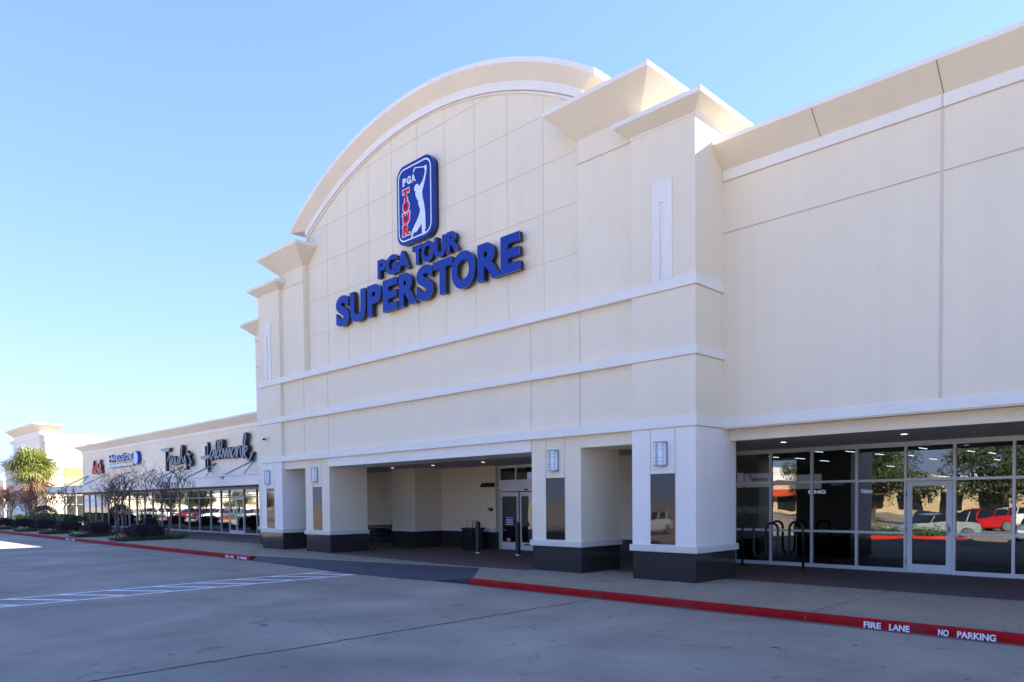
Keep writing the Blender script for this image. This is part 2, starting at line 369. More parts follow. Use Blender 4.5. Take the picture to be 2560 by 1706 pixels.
# painted access path
m = MB(); Z = 0.005
def line(m, a, b, wd, z=Z):
    a = Vector(a); b = Vector(b); d = (b-a).normalized(); n = Vector((-d.y, d.x))*wd/2
    m.face([(a.x+n.x, a.y+n.y, z), (a.x-n.x, a.y-n.y, z), (b.x-n.x, b.y-n.y, z), (b.x+n.x, b.y+n.y, z)])
line(m, (-18.14, -1), (-18.14, 11.0), 0.11); line(m, (-16.80, -1), (-16.80, 10.93), 0.11)
k = 0; y = -0.5
while y < 11.0:
    if y+0.95 < 11.2: line(m, (-18.1, y-0.02), (-16.84, y+0.92 if y < 9.9 else 10.87), 0.13, Z+0.003)
    y += 0.97; 
tag(m.build('path_marking', PAINTW), 'white striped walking path painted across the lot', 'marking', kind='structure')

# pavement
m = MB(); A = (-23.6, 11.52); B = (-14.4, 13.27); Cc = (-12.62, 11.40)
top = [(-160, 11.40), (-23.6, 11.40), A, B, Cc, (25, 11.40), (25, 19.4), (-160, 19.4)]
m.face([(x, y, S) for x, y in top])
walk = tag(m.build('sidewalk', WALKM), 'tan concrete pavement along the store fronts', 'pavement', kind='structure')
for x in (-4.79, -10.6, -27.0, -33.0): 
    q = MB(); line(q, (x, 11.42), (x, 14.9 if x > -9 or x < -20 else 13.6), 0.016, S+.004); q.build('slab_joint', CRK, walk, world=False)
m = MB(); zz = S+0.004
m.face([(-160, 14.95, zz), (-22.8, 14.95, zz), (-22.8, 19.3, zz), (-160, 19.3, zz)]); 
m.face([(-13.0, 14.95, zz), (25, 14.95, zz), (25, 19.3, zz), (-13.0, 19.3, zz)])
m.face([(-22.8, 13.78, zz), (-14.8, 13.40, zz), (-13.0, 13.60, zz), (-13.0, 19.3, zz), (-22.8, 19.3, zz)])
tag(m.build('brick_paving', PAVER), 'dark brick pavers under the arcade', 'paving', kind='structure')
# ramp
m = MB(); D = (-21.2, 11.22)
def rp(a, b, t, za, zb): return (a[0]+(b[0]-a[0])*t, a[1]+(b[1]-a[1])*t, za+(zb-za)*t)
m.face([(A[0], A[1], S), (-23.55, 11.30, 0.004), (D[0], D[1], 0.004)]); m.face([(A[0], A[1], S), (D[0], D[1], 0.004), (-17.4, 11.0, .004), (-15.0, 11.12, .004), (-14.0, 11.3, 0.01), (B[0], B[1], S)])
m.face([(B[0], B[1], S), (-14.0, 11.3, 0.01), (-12.64, 11.45, 0.005), (Cc[0], Cc[1], S)])
tag(m.build('ramp', APRON), 'dark blue painted ramp at the entrance', 'ramp', kind='structure')
# kerb
def kerb(x0, x1, name='kerb'):
    m = MB(); pr = [(11.29, -0.02, 1), (11.292, 0.022, 1), (11.295, 0.095, 0), (11.312, 0.130, 0), (11.345, 0.149, 0), (11.405, 0.153, 0), (11.405, 0.10, 0)]
    xs = []; x = x0
    while x < x1: xs.append(x); x += 1.5
    xs.append(x1); r = random.Random(int(x0*7)); jj = [r.uniform(-.004, .004) for _ in xs]
    for i in range(len(xs)-1):
        for (ya, za, _), (yb, zb, mi) in zip(pr, pr[1:]):
            m.face([(xs[i], ya+jj[i], za), (xs[i+1], ya+jj[i+1], za), (xs[i+1], yb+jj[i+1], zb), (xs[i], yb+jj[i], zb)], mi)
    for x, sgn in ((x0, 1), (x1, -1)):
        q = [(x, a, b) for a, b, _ in pr]; m.face(q if sgn < 0 else q[::-1], 0)
    return m.build(name, [KERB, mat('gutter_edge', (0.13, 0.12, 0.115), 0.9)], smooth=False)
k1 = tag(kerb(-160, -23.6), 'long red painted kerb running left of the entrance ramp', 'kerb', kind='structure')
k2 = tag(kerb(-12.62, 25), 'red painted kerb right of the entrance ramp', 'kerb', kind='structure')
def stencil(par, words):
    m = MB()
    for s, x0, x1 in words: text_fit(m, s, x0, x1, 0.028, 0.118, 11.279, 11.283, off=0.035, slant=0.004)
    # stencil bridges
    return m.build('stencil_lettering', STENCIL, par, world=False)
stencil(k2, [('FIRE', -3.95, -3.71), ('LANE', -3.60, -3.33), ('NO', -2.97, -2.84), ('PARKING', -2.74, -2.29)])
stencil(k2, [('FIRE', 6.0, 6.25), ('LANE', 6.35, 6.6), ('NO', 7.0, 7.13), ('PARKING', 7.25, 7.7)])
stencil(k1, [('FIRE', -25.45, -25.2), ('LANE', -25.1, -24.8), ('NO', -24.5, -24.37), ('PARKING', -24.28, -23.8)])
stencil(k1, [('FIRE', -45.25, -45.0), ('LANE', -44.9, -44.6), ('NO', -44.3, -44.15), ('PARKING', -44.05, -43.6)])
bx('chipped_joint', mat('chip', (0.10, 0.06, 0.055), 0.9), k2, (-4.835, -4.80, 11.286, 11.30, 0.0, 0.11, 0), (-11.66, -11.645, 11.286, 11.3, 0, .12, 0))

# ------------------------------------------------------------------ main store
st = thing('store_building', (-17.9, 15.5, 0), 'large cream stucco store with a white arched gable over its recessed entrance', 'building')
GX = -17.86
# body behind
bx('main_block', CREAM, st, (-30.2, -12.6, 15.25, 52, 3.26, 8.9, 0), (-12.6, 16, 15.32, 52, 6.2, 8.9, 0), (-12.6, -12.4, 15.32, 52, 3.26, 6.2, 0))
# piers
def pier(x0, x1, outer):
    p = MB(); p.box(x0, x1, 13.75, 15.46, 0.90, 9.94, 0)
    p.box(x0-0.001, x1+0.001, 13.748, 15.462, 0.91, 3.475, 1)
    o = p.build('pier', [CREAM, WHITE], st)
    return o
pR = pier(-9.82, -8.20, 1); pL = pier(-27.58, -25.93, -1)
# rear parts of the towers above the arcade
bx('tower_block', CREAM, st, (-27.57, -25.94, 15.46, 17.6, 3.3, 9.93, 0)); bx('tower_block', CREAM, st, (-9.81, -8.21, 15.46, 17.6, 3.3, 9.93, 0))
def base(name_parent, x0, x1, y0, y1):
    """granite base and cast stone cap of a column"""
    b = bx('granite_base', GRANB, name_parent, (x0+0.004, x1-0.004, y0+0.004, y1-0.004, 0.10, 0.80, 0), bevel=0.004)
    c = bx('cap_stone', CAPM, name_parent, (x0-0.055, x1+0.055, y0-0.055, y1+0.055, 0.775, 0.925, 0), bevel=0.018)
    return b, c
base(pR, -9.82, -8.20, 13.75, 15.46); base(pL, -27.58, -25.93, 13.75, 15.46)
def crownpart(name, par, *a, **k):
    m = MB(); m.crown(*a, **k); return m.build(name, [CROWN, WHITE, ROOF], par)
crownpart('cornice', pR, -9.82, -8.20, 13.75, 15.8, 9.94, 10.155, 10.255, 0.30, B=1)
crownpart('cornice', pL, -27.58, -25.93, 13.75, 15.8, 9.94, 10.155, 10.255, 0.30, B=1)
bx('cornice_line', WHITE, pR, (-9.835, -8.185, 13.735, 15.8, 9.905, 9.945, 0)); bx('cornice_line', WHITE, pL, (-27.595, -25.915, 13.735, 15.8, 9.905, 9.945, 0))
def fin(par, x0, x1, s0, s1):
    return bx('relief_fin', WHITE, par, (x0, s0, 13.715, 13.76, 6.65, 8.80, 0), (s1, x1, 13.715, 13.76, 6.65, 8.80, 0), (s0, s1, 13.716, 13.76, 8.32, 8.799, 0), (s0, s1, 13.745, 13.76, 6.65, 8.32, 0))
fin(pR, -9.24, -8.75, -9.06, -8.97); fin(pL, -27.07, -26.58, -26.87, -26.78)
def panel(par, x0, x1, yf):
    bx('granite_panel', GRAN, par, (x0, x1, yf-0.012, yf+0.02, 0.945, 2.49, 0))
    bx('seam', JOINT, par, *[(x-0.006, x+0.006, yf-0.006, yf+0.01, 2.49, 3.47, 0) for x in (x0, x1)])
    bx('panel_rim', CAPM, par, *[(x-0.008, x+0.008, yf-0.008, yf+0.01, 0.945, 2.49, 0) for x in (x0-.004, x1+.004)])
panel(pR, -9.325, -8.70, 13.748); panel(pL, -27.16, -26.55, 13.748)
# columns under the middle wall
def column(x0, x1):
    o = bx('column', CREAM, st, (x0, x1, 13.87, 15.43, 0.90, 3.189, 0)); base(o, x0, x1, 13.87, 15.43); return o
cL = column(-24.41, -22.78); cM = column(-13.04, -11.42)
panel(cL, -23.90, -23.28, 13.87); panel(cM, -12.55, -11.925, 13.87)
# middle wall with vertical seams
mw = MB(); mw.box(-25.93, -9.82, 13.87, 15.25, 3.19, 6.62, 0)
o = mw.build('middle_wall', CREAM, st)
bx('seam', JOINTL, o, *[(x-0.014, x+0.014, 13.862, 13.88, a, b, 0) for x in (-24.41, -22.78, -13.04, -11.42) for a, b in ((3.70, 4.98), (5.18, 6.43))])
bx('entrance_beam', WHITE, st, (-22.78, -13.04, 13.825, 15.25, 3.175, 3.48, 0))
# string courses (three white bands wrapping the towers)
for z0, z1 in ((3.482, 3.70), (4.98, 5.18), (6.43, 6.65)):
    b = bx('string_course', WHITE, st, (-27.62, -8.165, 13.72, 14.06, z0, z1, 0), (-8.25, -8.165, 14.06, 14.93, z0, z1, 0), (-27.62, -27.5, 14.06, 14.93, z0, z1, 0), bevel=0.004)
    bx('shadow_joint', JOINT, b, (-27.60, -25.93, 13.73, 13.76, z0-0.013, z0-0.001, 0), (-9.82, -8.185, 13.73, 13.76, z0-0.013, z0-0.001, 0), (-8.20, -8.187, 13.76, 14.9, z0-0.013, z0-0.001, 0))
# inner pilasters with tall crowns
def pilaster(x0, x1):
    o = bx('pilaster', CREAM, st, (x0, x1, 13.87, 17.0, 6.65, 10.50, 0))
    bx('seam', JOINT, o, (x0-.004, x1+.004, 13.862, 13.9, 9.93, 9.955, 0))
    crownpart('cornice', o, x0, x1, 13.87, 17.0, 10.50, 11.06, 11.16, 0.60)
    return o
pilaster(-11.45, -9.64); pilaster(-26.08, -24.33)
# gable
def arc(c, r, x): return c+math.sqrt(max(r*r-(x-GX)**2, 0))
N = 72; H = 6.46
pts = [(GX-H, 6.60)]+[(GX+H, 6.60)]+[(GX+H-2*H*i/N, arc(1.5, 11.83, GX+H-2*H*i/N)) for i in range(N+1)]
gm = MB(); gm.prism(pts, 14.07, 17.2, 0)
ga = gm.build('gable_wall', CREAM, st)
sm = MB()
for k in range(-5, 6):
    x = GX+1.28*k
    if abs(x-GX) < H-0.1: sm.box(x-0.006, x+0.006, 14.064, 14.08, 6.65, arc(1.5, 11.80, x), 0)
for k in range(5):
    z = 7.955+1.228*k; hw = H if z < arc(1.5, 11.8, GX+H) else math.sqrt(11.80**2-(z-1.5)**2)
    sm.box(GX-hw, GX+hw, 14.062, 14.079, z-0.006, z+0.006, 0)
sm.build('panel_seams', JOINTL, ga)
rows = [(H, 14.075, 1.5, 11.815), (H, 14.02, 1.5, 11.815), (H, 14.02, 1.13, 12.205), (H, 14.045, 1.13, 12.21), (H, 14.045, 1.13, 12.23), (H, 13.985, 1.13, 12.235), (H, 13.985, 1.33, 12.26),
        (7.05, 13.72, 1.40, 12.53), (7.05, 13.72, 1.44, 12.62), (7.05, 17.3, 1.44, 12.62)]
cr = MB(); mis = [1, 1, 1, 2, 1, 1, 0, 1, 1]
def rp_(row, t): return (GX+t*row[0], row[1], arc(row[2], row[3], GX+t*row[0]))
k0 = len(cr.v)
for row in rows: cr.v += [rp_(row, -1+2*i/N) for i in range(N+1)]
for j in range(len(rows)-1):
    for i in range(N):
        a = j*(N+1)+i; b = a+N+1; cr.f.append((a, a+1, b+1, b)); cr.m.append(mis[j])
for t in (-1, 1):
    q = [rp_(r, t) for r in rows]; YB = 17.3
    def bk(p): return (p[0], YB, p[2])
    cr.face([q[6], q[7], bk(q[7]), bk(q[6])], 0); cr.face([q[7], q[8], bk(q[8]), bk(q[7])], 1); cr.face([q[0], q[6], bk(q[6]), bk(q[0])], 1)
cr.build('arched_cornice', [CROWN, WHITE, JOINT], ga, smooth=False)
# right wing
wing = bx('wing_wall', CREAM, st, (-8.205, 16, 14.9, 15.32, 3.46, 9.0, 0))
bx('lintel', CREAM, wing, (-8.19, 16, 15.2, 15.32, 3.22, 3.465, 0))
b = bx('string_course', WHITE, wing, (-8.166, 16, 14.872, 15.0, 3.485, 3.695, 0), bevel=0.004)
bx('frieze', WHITE, wing, (-8.19, 16, 14.878, 15.0, 8.845, 9.07, 0))
bx('seam', JOINT, wing, (-8.2, 16, 14.894, 14.91, 7.712, 7.738, 0), (-8.19, 16, 14.880, 14.9, 8.828, 8.844, 0))
bx('wide_joint', JOINTL, wing, (-3.945, -3.895, 14.892, 14.91, 3.70, 8.84, 0), (5.2, 5.25, 14.892, 14.91, 3.70, 8.84, 0), (-3.935, -3.90, 14.872, 14.9, 8.845, 9.07, 0))
m = MB(); m.crown(-8.20, 16, 14.88, 52, 9.07, 9.47, 9.56, 0.46, L=0, R=0); wc = m.build('cornice', [CROWN, WHITE, ROOF], wing)
m = MB()
for x in (-3.9, -6.07, 1.5):
    m.face([(x-.006, 14.874, 9.07), (x+.006, 14.874, 9.07), (x+.006, 14.414, 9.47), (x-.006, 14.414, 9.47)]); m.build('seam', mat('open_joint', (0.22, 0.14, 0.09), 0.9), wc); m = MB()

# left wing behind the left tower
lw = bx('wing_wall', CREAM, st, (-30.2, -27.58, 14.9, 15.3, 3.46, 9.0, 0), (-30.2, -27.6, 15.3, 16.6, 3.26, 3.5, 0))
m = MB(); m.crown(-30.2, -27.58, 14.88, 52, 9.07, 9.47, 9.56, 0.46, L=1, R=0); m.build('cornice', [CROWN, WHITE, ROOF], lw)
bx('frieze', WHITE, lw, (-30.22, -27.59, 14.878, 15.0, 8.845, 9.07, 0)); bx('seam', JOINT, lw, (-30.205, -27.59, 14.892, 14.91, 7.71, 7.74, 0), (-30.205, -27.59, 14.886, 14.9, 8.828, 8.844, 0))
bx('string_course', WHITE, lw, (-30.23, -27.6, 14.872, 15.0, 3.485, 3.695, 0))
c3 = bx('column', CREAM, st, (-30.18, -28.6, 14.92, 16.5, 0.90, 3.46, 0)); base(c3, -30.18, -28.6, 14.92, 16.5)
# arcade soffit
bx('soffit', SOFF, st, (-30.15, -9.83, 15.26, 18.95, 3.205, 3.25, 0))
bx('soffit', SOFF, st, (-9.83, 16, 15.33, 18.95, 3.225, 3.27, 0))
# entrance back walls
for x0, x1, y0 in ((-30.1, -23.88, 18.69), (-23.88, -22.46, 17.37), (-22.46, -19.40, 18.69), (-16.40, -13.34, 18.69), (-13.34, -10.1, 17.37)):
    back = bx('entrance_wall', CREAMSH, st, (x0, x1, y0, 18.95, .9, 3.22, 0))
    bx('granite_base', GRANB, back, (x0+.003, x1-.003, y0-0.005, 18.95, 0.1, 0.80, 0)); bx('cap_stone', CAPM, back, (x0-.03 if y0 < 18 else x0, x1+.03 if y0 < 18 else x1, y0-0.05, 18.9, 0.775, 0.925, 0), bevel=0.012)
# entrance doors
ds = bx('door_surround', ALU, st, (-19.40, -19.34, 18.84, 18.96, S, 3.2, 0), (-16.46, -16.40, 18.84, 18.96, S, 3.2, 0), (-19.34, -16.46, 18.84, 18.96, 3.10, 3.2, 0),
        (-19.34, -16.46, 18.80, 18.96, 2.26, 2.67, 0), (-18.56, -18.50, 18.85, 18.95, 2.67, 3.10, 0), (-17.5, -17.44, 18.85, 18.95, 2.67, 3.10, 0))
bx('pane', GLASS, ds, (-19.34, -16.46, 18.90, 18.906, 2.67, 3.10, 0))
bx('header_sensor', BLACK, ds, (-18.02, -17.88, 18.76, 18.80, 2.28, 2.34, 0), (-19.3, -19.24, 18.77, 18.8, 2.30, 2.33, 0))
for i, x in enumerate((-19.32, -18.38, -17.40)):
    yy = 18.86 if i == 0 else 18.90; xe = x+0.90
    d = bx('sliding_door', ALU, st, (x, x+.07, yy, yy+.04, S+.01, 2.23, 0), (xe-.07, xe, yy, yy+.04, S+.01, 2.23, 0), (x+.07, xe-.07, yy+.001, yy+.039, 2.08, 2.23, 0), (x+.07, xe-.07, yy+.001, yy+.039, S+.01, 0.43, 0))
    bx('pane', GLASS, d, (x+.07, xe-.07, yy+.018, yy+.024, .43, 2.08, 0))
    if i == 0:
        hs = bx('hours_decal', BLUEP, d, (-19.08, -18.67, yy+.012, yy+.016, 1.03, 1.35, 0))
        bx('decal_rows', SIGNW, hs, *[(-19.05, -18.70, yy+.009, yy+.0125, z, z+h, 0) for z, h in ((1.05, .035), (1.13, .035), (1.21, .035), (1.30, .022))])
        q = MB(); q.prism([(-18.93+.085*math.cos(t*math.pi/4+.39), .51+.10*math.sin(t*math.pi/4+.39)) for t in range(8)], yy+.012, yy+.016); rd = q.build('warning_decal', RED, d)
        bx('decal_plate', SIGNW, rd, (-19.01, -18.85, yy+.009, yy+.0125, .48, .55, 0)); bx('decal_mark', NAVY, rd, (-18.96, -18.90, yy+.006, yy+.0095, .49, .54, 0))
        bx('lock', ALU, d, (-19.1, -19.06, yy-.01, yy+.01, .84, .87, 0))
    else:
        bx('push_plate', DARKALU, d, (x+.2, x+.62, yy-.004, yy+.002, .33, .38, 0))
# right wing windows
XS = [-10.04, -9.00, -7.90, -6.785, -5.675]; XD = (-5.64, -4.66); XS2 = [-4.66, -3.53, -2.42, -1.31, -0.2, 0.91, 2.02, 3.13, 4.24, 5.35, 6.46]
GY = 18.90
def bay(par, x0, x1, zs=(S+.06, 1.08, 2.33, 3.15), mt=ALU, gm_=GLASS, y=GY, hw=0.028, door=False):
    m = MB()
    m.box(x0-hw, x0+hw, y-.06, y+.06, zs[0]-.06, zs[-1]+.02)
    for k, z in enumerate(zs):
        h = 0.03 if 0 < k < len(zs)-1 else 0.035
        m.box(x0+hw, x1-hw, y-.058, y+.058, z-h if k else zs[0]-.06, z+h if k < len(zs)-1 else zs[-1]+.02)
    o = m.build('window', mt, par, bevel=0)
    for k in range(len(zs)-1):
        bx('pane', gm_, o, (x0+hw, x1-hw, y-.003, y+.003, zs[k]+.03, zs[k+1]-.03, 0))
    return o
for L_ in (XS, XS2):
    for a, b_ in zip(L_, L_[1:]): bay(st, a, b_)
bx('window_post', ALU, st, (XS[-1]-.028, XD[0]-.012, GY-.061, GY+.061, S, 3.17, 0))
bx('window_post', ALU, st, (6.44, 6.5, GY-.061, GY+.061, S, 3.17, 0))
bx('head_plate', ALU, st, (-10.1, 6.5, GY-.05, GY+.05, 3.172, 3.23, 0))
tr = bx('transom', ALU, st, (XD[0]-.012, XD[1]-.03, GY-.058, GY+.058, 3.115, 3.17, 0), (XD[0]-.012, XD[1]-.03, GY-.058, GY+.058, 2.30, 2.37, 0))
bx('pane', GLASS, tr, (XD[0], XD[1]-.03, GY-.003, GY+.003, 2.37, 3.115, 0))
dr = bx('door', mat('door_paint', (0.66, 0.70, 0.76), 0.45, 0.08, 4), st, (XD[0], XD[0]+.115, GY-.07, GY-.02, S+.01, 2.29, 0), (XD[1]-.155, XD[1]-.035, GY-.07, GY-.02, S+.01, 2.29, 0),
        (XD[0]+.115, XD[1]-.155, GY-.069, GY-.021, 2.18, 2.29, 0), (XD[0]+.115, XD[1]-.155, GY-.069, GY-.021, S+.01, .36, 0), bevel=0.003)
bx('pane', GLASS, dr, (XD[0]+.115, XD[1]-.155, GY-.048, GY-.042, .36, 2.18, 0))
q = MB(); q.tube([(-4.79, GY-.07, 1.29), (-4.79, GY-.13, 1.29), (-4.79, GY-.14, 1.27), (-4.79, GY-.14, 1.07), (-4.79, GY-.13, 1.05), (-4.79, GY-.07, 1.05)], .012, 8); q.build('handle', mat('steel', (.55, .57, .6), .3, metal=.8), dr, smooth=True)
bx('lock_plate', mat('lock_grey', (.16, .2, .3), .4), dr, (-4.765, -4.725, GY-.082, GY-.068, 1.12, 1.25, 0))
bx('hinge', DARKALU, dr, *[(XD[0]-.012, XD[0]+.004, GY-.085, GY-.065, z, z+.12, 0) for z in (.35, 1.1, 1.95)])
bx('door_closer', ALU, st, (-5.1, -4.9, GY-.10, GY-.06, 3.17, 3.205, 0))
# interior shell
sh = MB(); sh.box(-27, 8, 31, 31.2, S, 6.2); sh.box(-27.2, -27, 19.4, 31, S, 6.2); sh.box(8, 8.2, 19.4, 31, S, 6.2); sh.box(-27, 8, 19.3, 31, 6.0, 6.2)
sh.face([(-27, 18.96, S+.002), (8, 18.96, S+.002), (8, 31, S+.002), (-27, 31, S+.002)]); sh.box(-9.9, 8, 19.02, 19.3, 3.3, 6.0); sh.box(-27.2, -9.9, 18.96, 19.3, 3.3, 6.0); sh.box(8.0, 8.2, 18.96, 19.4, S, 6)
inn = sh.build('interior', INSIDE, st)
r = random.Random(11)
sv = MB()
for (x, y, a) in [(-9.5, 22.5, 1), (-6.0, 23.5, 1), (-8, 26, 1), (-3.2, 22.8, 1), (-1, 25, 1), (-12, 24, 1)]:
    sv.box(x, x+1.6, y, y+.6, S+.01, 1.25); sv.box(x+.1, x+1.5, y+.1, y+.5, 1.25, 1.6)
sv.build('display_stand', mat('display', (0.05, 0.05, 0.055), 0.7), inn)

# wall lamps
def lamp(x0, x1, y, label):
    xc = (x0+x1)/2; t = thing('wall_lamp', (xc, y, 2.92), label, 'wall lamp', 'sconces on the store piers'); hw = (x1-x0)/2
    m = MB(); n = 8
    arcp = [(-hw+.02)+(2*hw-.04)*i/n for i in range(n+1)]
    dy = [-.03-.10*math.sin(math.pi*i/n) for i in range(n+1)]
    for i in range(n): m.face([(arcp[i], dy[i], -.235), (arcp[i+1], dy[i+1], -.235), (arcp[i+1], dy[i+1], .235), (arcp[i], dy[i], .235)])
    m.face([(a, b, .235) for a, b in zip(arcp, dy)]); m.face([(a, b, -.235) for a, b in zip(arcp, dy)][::-1])
    d = m.build('diffuser', LAMPW, t, world=False, smooth=True)
    f = MB(); f.box(-hw, hw, -.02, 0, -.265, .265); f.box(-hw, hw, -.135, -.021, .236, .265); f.box(-hw, hw, -.135, -.021, -.265, -.236)
    for x in (-.07, -.035, hw-.03): f.box(x-.004, x+.004, -.137, -.127, -.236, .236)
    for z in (-.17, -.09, .10, .17): f.box(-hw-.015, hw-.01, -.134, -.124, z-.004, z+.004)
    f.box(hw-.010, hw, -.045, -.021, -.236, .236)
    f.build('frame', LAMPF, t, world=False)
    return t
lamp(-9.175, -8.89, 13.748, 'barred wall lamp on the pier nearest the camera, left of the bike rack')
lamp(-12.40, -12.115, 13.87, 'barred wall lamp on the column right of the entrance opening')
lamp(-23.84, -23.53, 13.87, 'barred wall lamp on the column left of the entrance opening')
lamp(-27.15, -26.85, 13.748, 'barred wall lamp on the leftmost pier, below the security camera')
# downlights
dl = None; names = ['left end of the entrance ceiling', 'left middle of the entrance ceiling', 'entrance ceiling before the doors', 'entrance ceiling behind the right column', 'porch ceiling above the bike rack', 'porch ceiling before the glass door', 'porch ceiling at the right picture edge']
for (x, y, z), nm in zip([(-22.8, 16.6, 3.205), (-20.4, 16.6, 3.205), (-17.8, 16.6, 3.205), (-15.2, 16.6, 3.205), (-7.6, 16.58, 3.225), (-5.0, 16.5, 3.225), (-2.4, 16.5, 3.225)], names):
    if dl is None:
        dl = thing('ceiling_light', (x, y, z), 'x', 'ceiling light', 'recessed downlights'); q = MB(); q.lathe([(.085, 0), (.085, -.006), (.065, -.006), (.065, 0.0)], n=20); q.build('trim_ring', WHITE, dl, world=False)
        q = MB(); q.face([(.063*math.cos(-t*math.pi/8), .063*math.sin(-t*math.pi/8), -.004) for t in range(16)]); q.build('lens', LIT, dl, world=False); c = dl
    else: c = dup(dl, (x, y, z))
    c['label'] = 'small lit round downlight in the ' + nm

# ------------------------------------------------------------------ signs on the gable
lg = thing('logo_sign', (-17.7, 13.84, 9.72), 'tall blue rounded logo sign with white golfer and red lettering', 'sign')
def rr(x0, x1, z0, z1, r_, n=8):
    P = []
    for cx, cz, a0 in ((x1-r_, z1-r_, 0), (x0+r_, z1-r_, 90), (x0+r_, z0+r_, 180), (x1-r_, z0+r_, 270)):
        for i in range(n+1):
            a = math.radians(a0+90*i/n); P.append((cx+r_*math.cos(a), cz+r_*math.sin(a)))
    return P
LX0, LX1, LZ0, LZ1 = -18.58, -16.84, 9.71, 12.07
q = MB(); q.prism(rr(LX0, LX1, LZ0, LZ1, .36), 13.84, 13.97, 0, 1); q.build('panel', [BLUEP, BLUER], lg)
q = MB(); q.prism(rr(LX0+.01, LX1-.01, LZ0+.01, LZ1-.01, .36), 13.97, 14.06); q.build('backing', NAVY, lg)
q = MB(); a = rr(LX0+.07, LX1-.08, LZ0+.09, LZ1-.09, .30); b_ = rr(LX0+.115, LX1-.125, LZ0+.135, LZ1-.135, .26)
for i in range(len(a)):
    j = (i+1) % len(a); q.face([(a[i][0], 13.836, a[i][1]), (b_[i][0], 13.836, b_[i][1]), (b_[j][0], 13.836, b_[j][1]), (a[j][0], 13.836, a[j][1])])
q.build('border_line', SIGNW, lg)
K6 = 0.15306
gol = [(-17.40,10.34),(-17.39,10.12),(-17.60,9.97),(-17.68,9.955),(-17.73,9.975),(-17.79,9.93),(-17.83,9.86),(-17.86,9.81),(-17.89,9.86),(-17.87,9.95),(-17.82,10.06),(-17.72,10.17),(-17.58,10.30),(-17.47,10.45),(-17.44,10.54),(-17.455,10.60),
       (-17.52,10.74),(-17.53,10.84),(-17.60,10.93),(-17.64,11.02),(-17.66,11.09),(-17.64,11.14),(-17.69,11.17),(-17.715,11.23),(-17.69,11.30),(-17.62,11.345),(-17.54,11.34),(-17.50,11.29),(-17.48,11.24),(-17.38,11.30),(-17.28,11.40),(-17.215,11.52),(-17.19,11.62),
       (-17.22,11.70),(-17.24,11.74),(-17.18,11.77),(-17.13,11.76),(-17.11,11.70),(-17.12,11.60),(-17.16,11.48),(-17.21,11.33),(-17.27,11.20),(-17.34,11.05),(-17.32,10.90),(-17.26,10.70),(-17.215,10.45),(-17.20,10.20),(-17.19,9.93),(-17.24,9.93),(-17.22,9.88),(-17.15,9.81),(-17.22,9.79),(-17.36,9.79),(-17.37,10.02)]
q = MB(); q.prism(gol, 13.829, 13.838)
q2 = [(-17.20, 11.73), (-17.67, 11.845), (-17.745, 11.74)]
ribbon(q, q2[:2], .014, .014, 13.828, 13.838, 0, 0, n=1); ribbon(q, q2[1:], .022, .022, 13.827, 13.838, 0, 0, n=1)
q.build('golfer_figure', SIGNW, lg)
def slab(mb, ch, x0, x1, z0, z1, y0, grow, mi):
    g = grow; dz = .045+g; 
    text_fit(mb, ch, x0-g, x1+g, z0-g, z1+g, y0, y0+.006, off=0.05+g*.3, mi=mi)
    def s(a, b, c, d): mb.box(a-g, b+g, y0+.001, y0+.006, c-g, d+g, mi)
    W = x1-x0
    if ch == 'T': s(x0, x0+.05, z1-.11, z1); s(x1-.05, x1, z1-.11, z1); s(x0+W*.26, x1-W*.26, z0, z0+.045); s(x0, x1, z1-.05, z1)
    if ch == 'U': s(x0-.03, x0+W*.32, z1-.045, z1); s(x1-W*.28, x1+.03, z1-.045, z1)
    if ch == 'R': s(x0-.03, x0+W*.42, z0, z0+.045); s(x1-W*.22, x1+.03, z0, z0+.045); s(x0-.03, x0+.1, z1-.045, z1)
    if ch == 'P': s(x0-.015, x0+W*.5, z0, z0+.03); s(x0-.015, x0+.05, z1-.03, z1)
    if ch == 'A': s(x0-.015, x0+W*.3, z0, z0+.03); s(x1-W*.3, x1+.015, z0, z0+.03)
for ch, z1 in (('T', 11.36), ('O', 11.01), ('U', 10.66), ('R', 10.31)):
    q = MB(); slab(q, ch, -18.275, -17.965, z1-.335, z1-.015, 13.826, 0, 0)
    slab(q, ch, -18.275, -17.965, z1-.335, z1-.015, 13.832, .030, 1); q.build('letter', [RED, SIGNW], lg)
for ch, x0, x1 in (('P', -18.27, -18.09), ('G', -18.06, -17.87), ('A', -17.85, -17.65)):
    q = MB(); slab(q, ch, x0, x1, 11.46, 11.69, 13.830, 0, 0); q.build('letter', SIGNW, lg)
def letters(par, chars, y0, y1, off):
    for ch, x0, x1, z0, z1 in chars:
        q = MB(); text_fit(q, ch, x0, x1, z0, z1, y0, y1, off=off, mi=0, ms=2)
        text_fit(q, ch, x0-.012, x1+.012, z0-.012, z1+.012, y0+.008, y0+.016, off=off, mi=1)
        q.build('letter', [BLUE, EDGE, NAVY], par)
ss = thing('lettering_sign', (-17.7, 13.84, 7.88), 'large blue raised capitals, the lowest and widest line of lettering on the gable', 'sign')
letters(ss, [('S', -22.12, -21.35, 7.88, 8.89), ('U', -21.26, -20.38, 7.88, 8.88), ('P', -20.25, -19.52, 7.90, 8.88), ('E', -19.40, -18.66, 7.90, 8.87), ('R', -18.56, -17.70, 7.90, 8.88),
             ('S', -17.68, -16.92, 7.88, 8.90), ('T', -16.90, -16.06, 7.90, 8.87), ('O', -16.07, -15.10, 7.87, 8.90), ('R', -14.98, -14.10, 7.90, 8.89), ('E', -14.08, -13.38, 7.90, 8.88)], 13.84, 13.985, 0.05)
pt = thing('lettering_sign', (-17.7, 13.84, 9.0), 'smaller blue raised capitals directly below the tall rounded logo sign', 'sign')
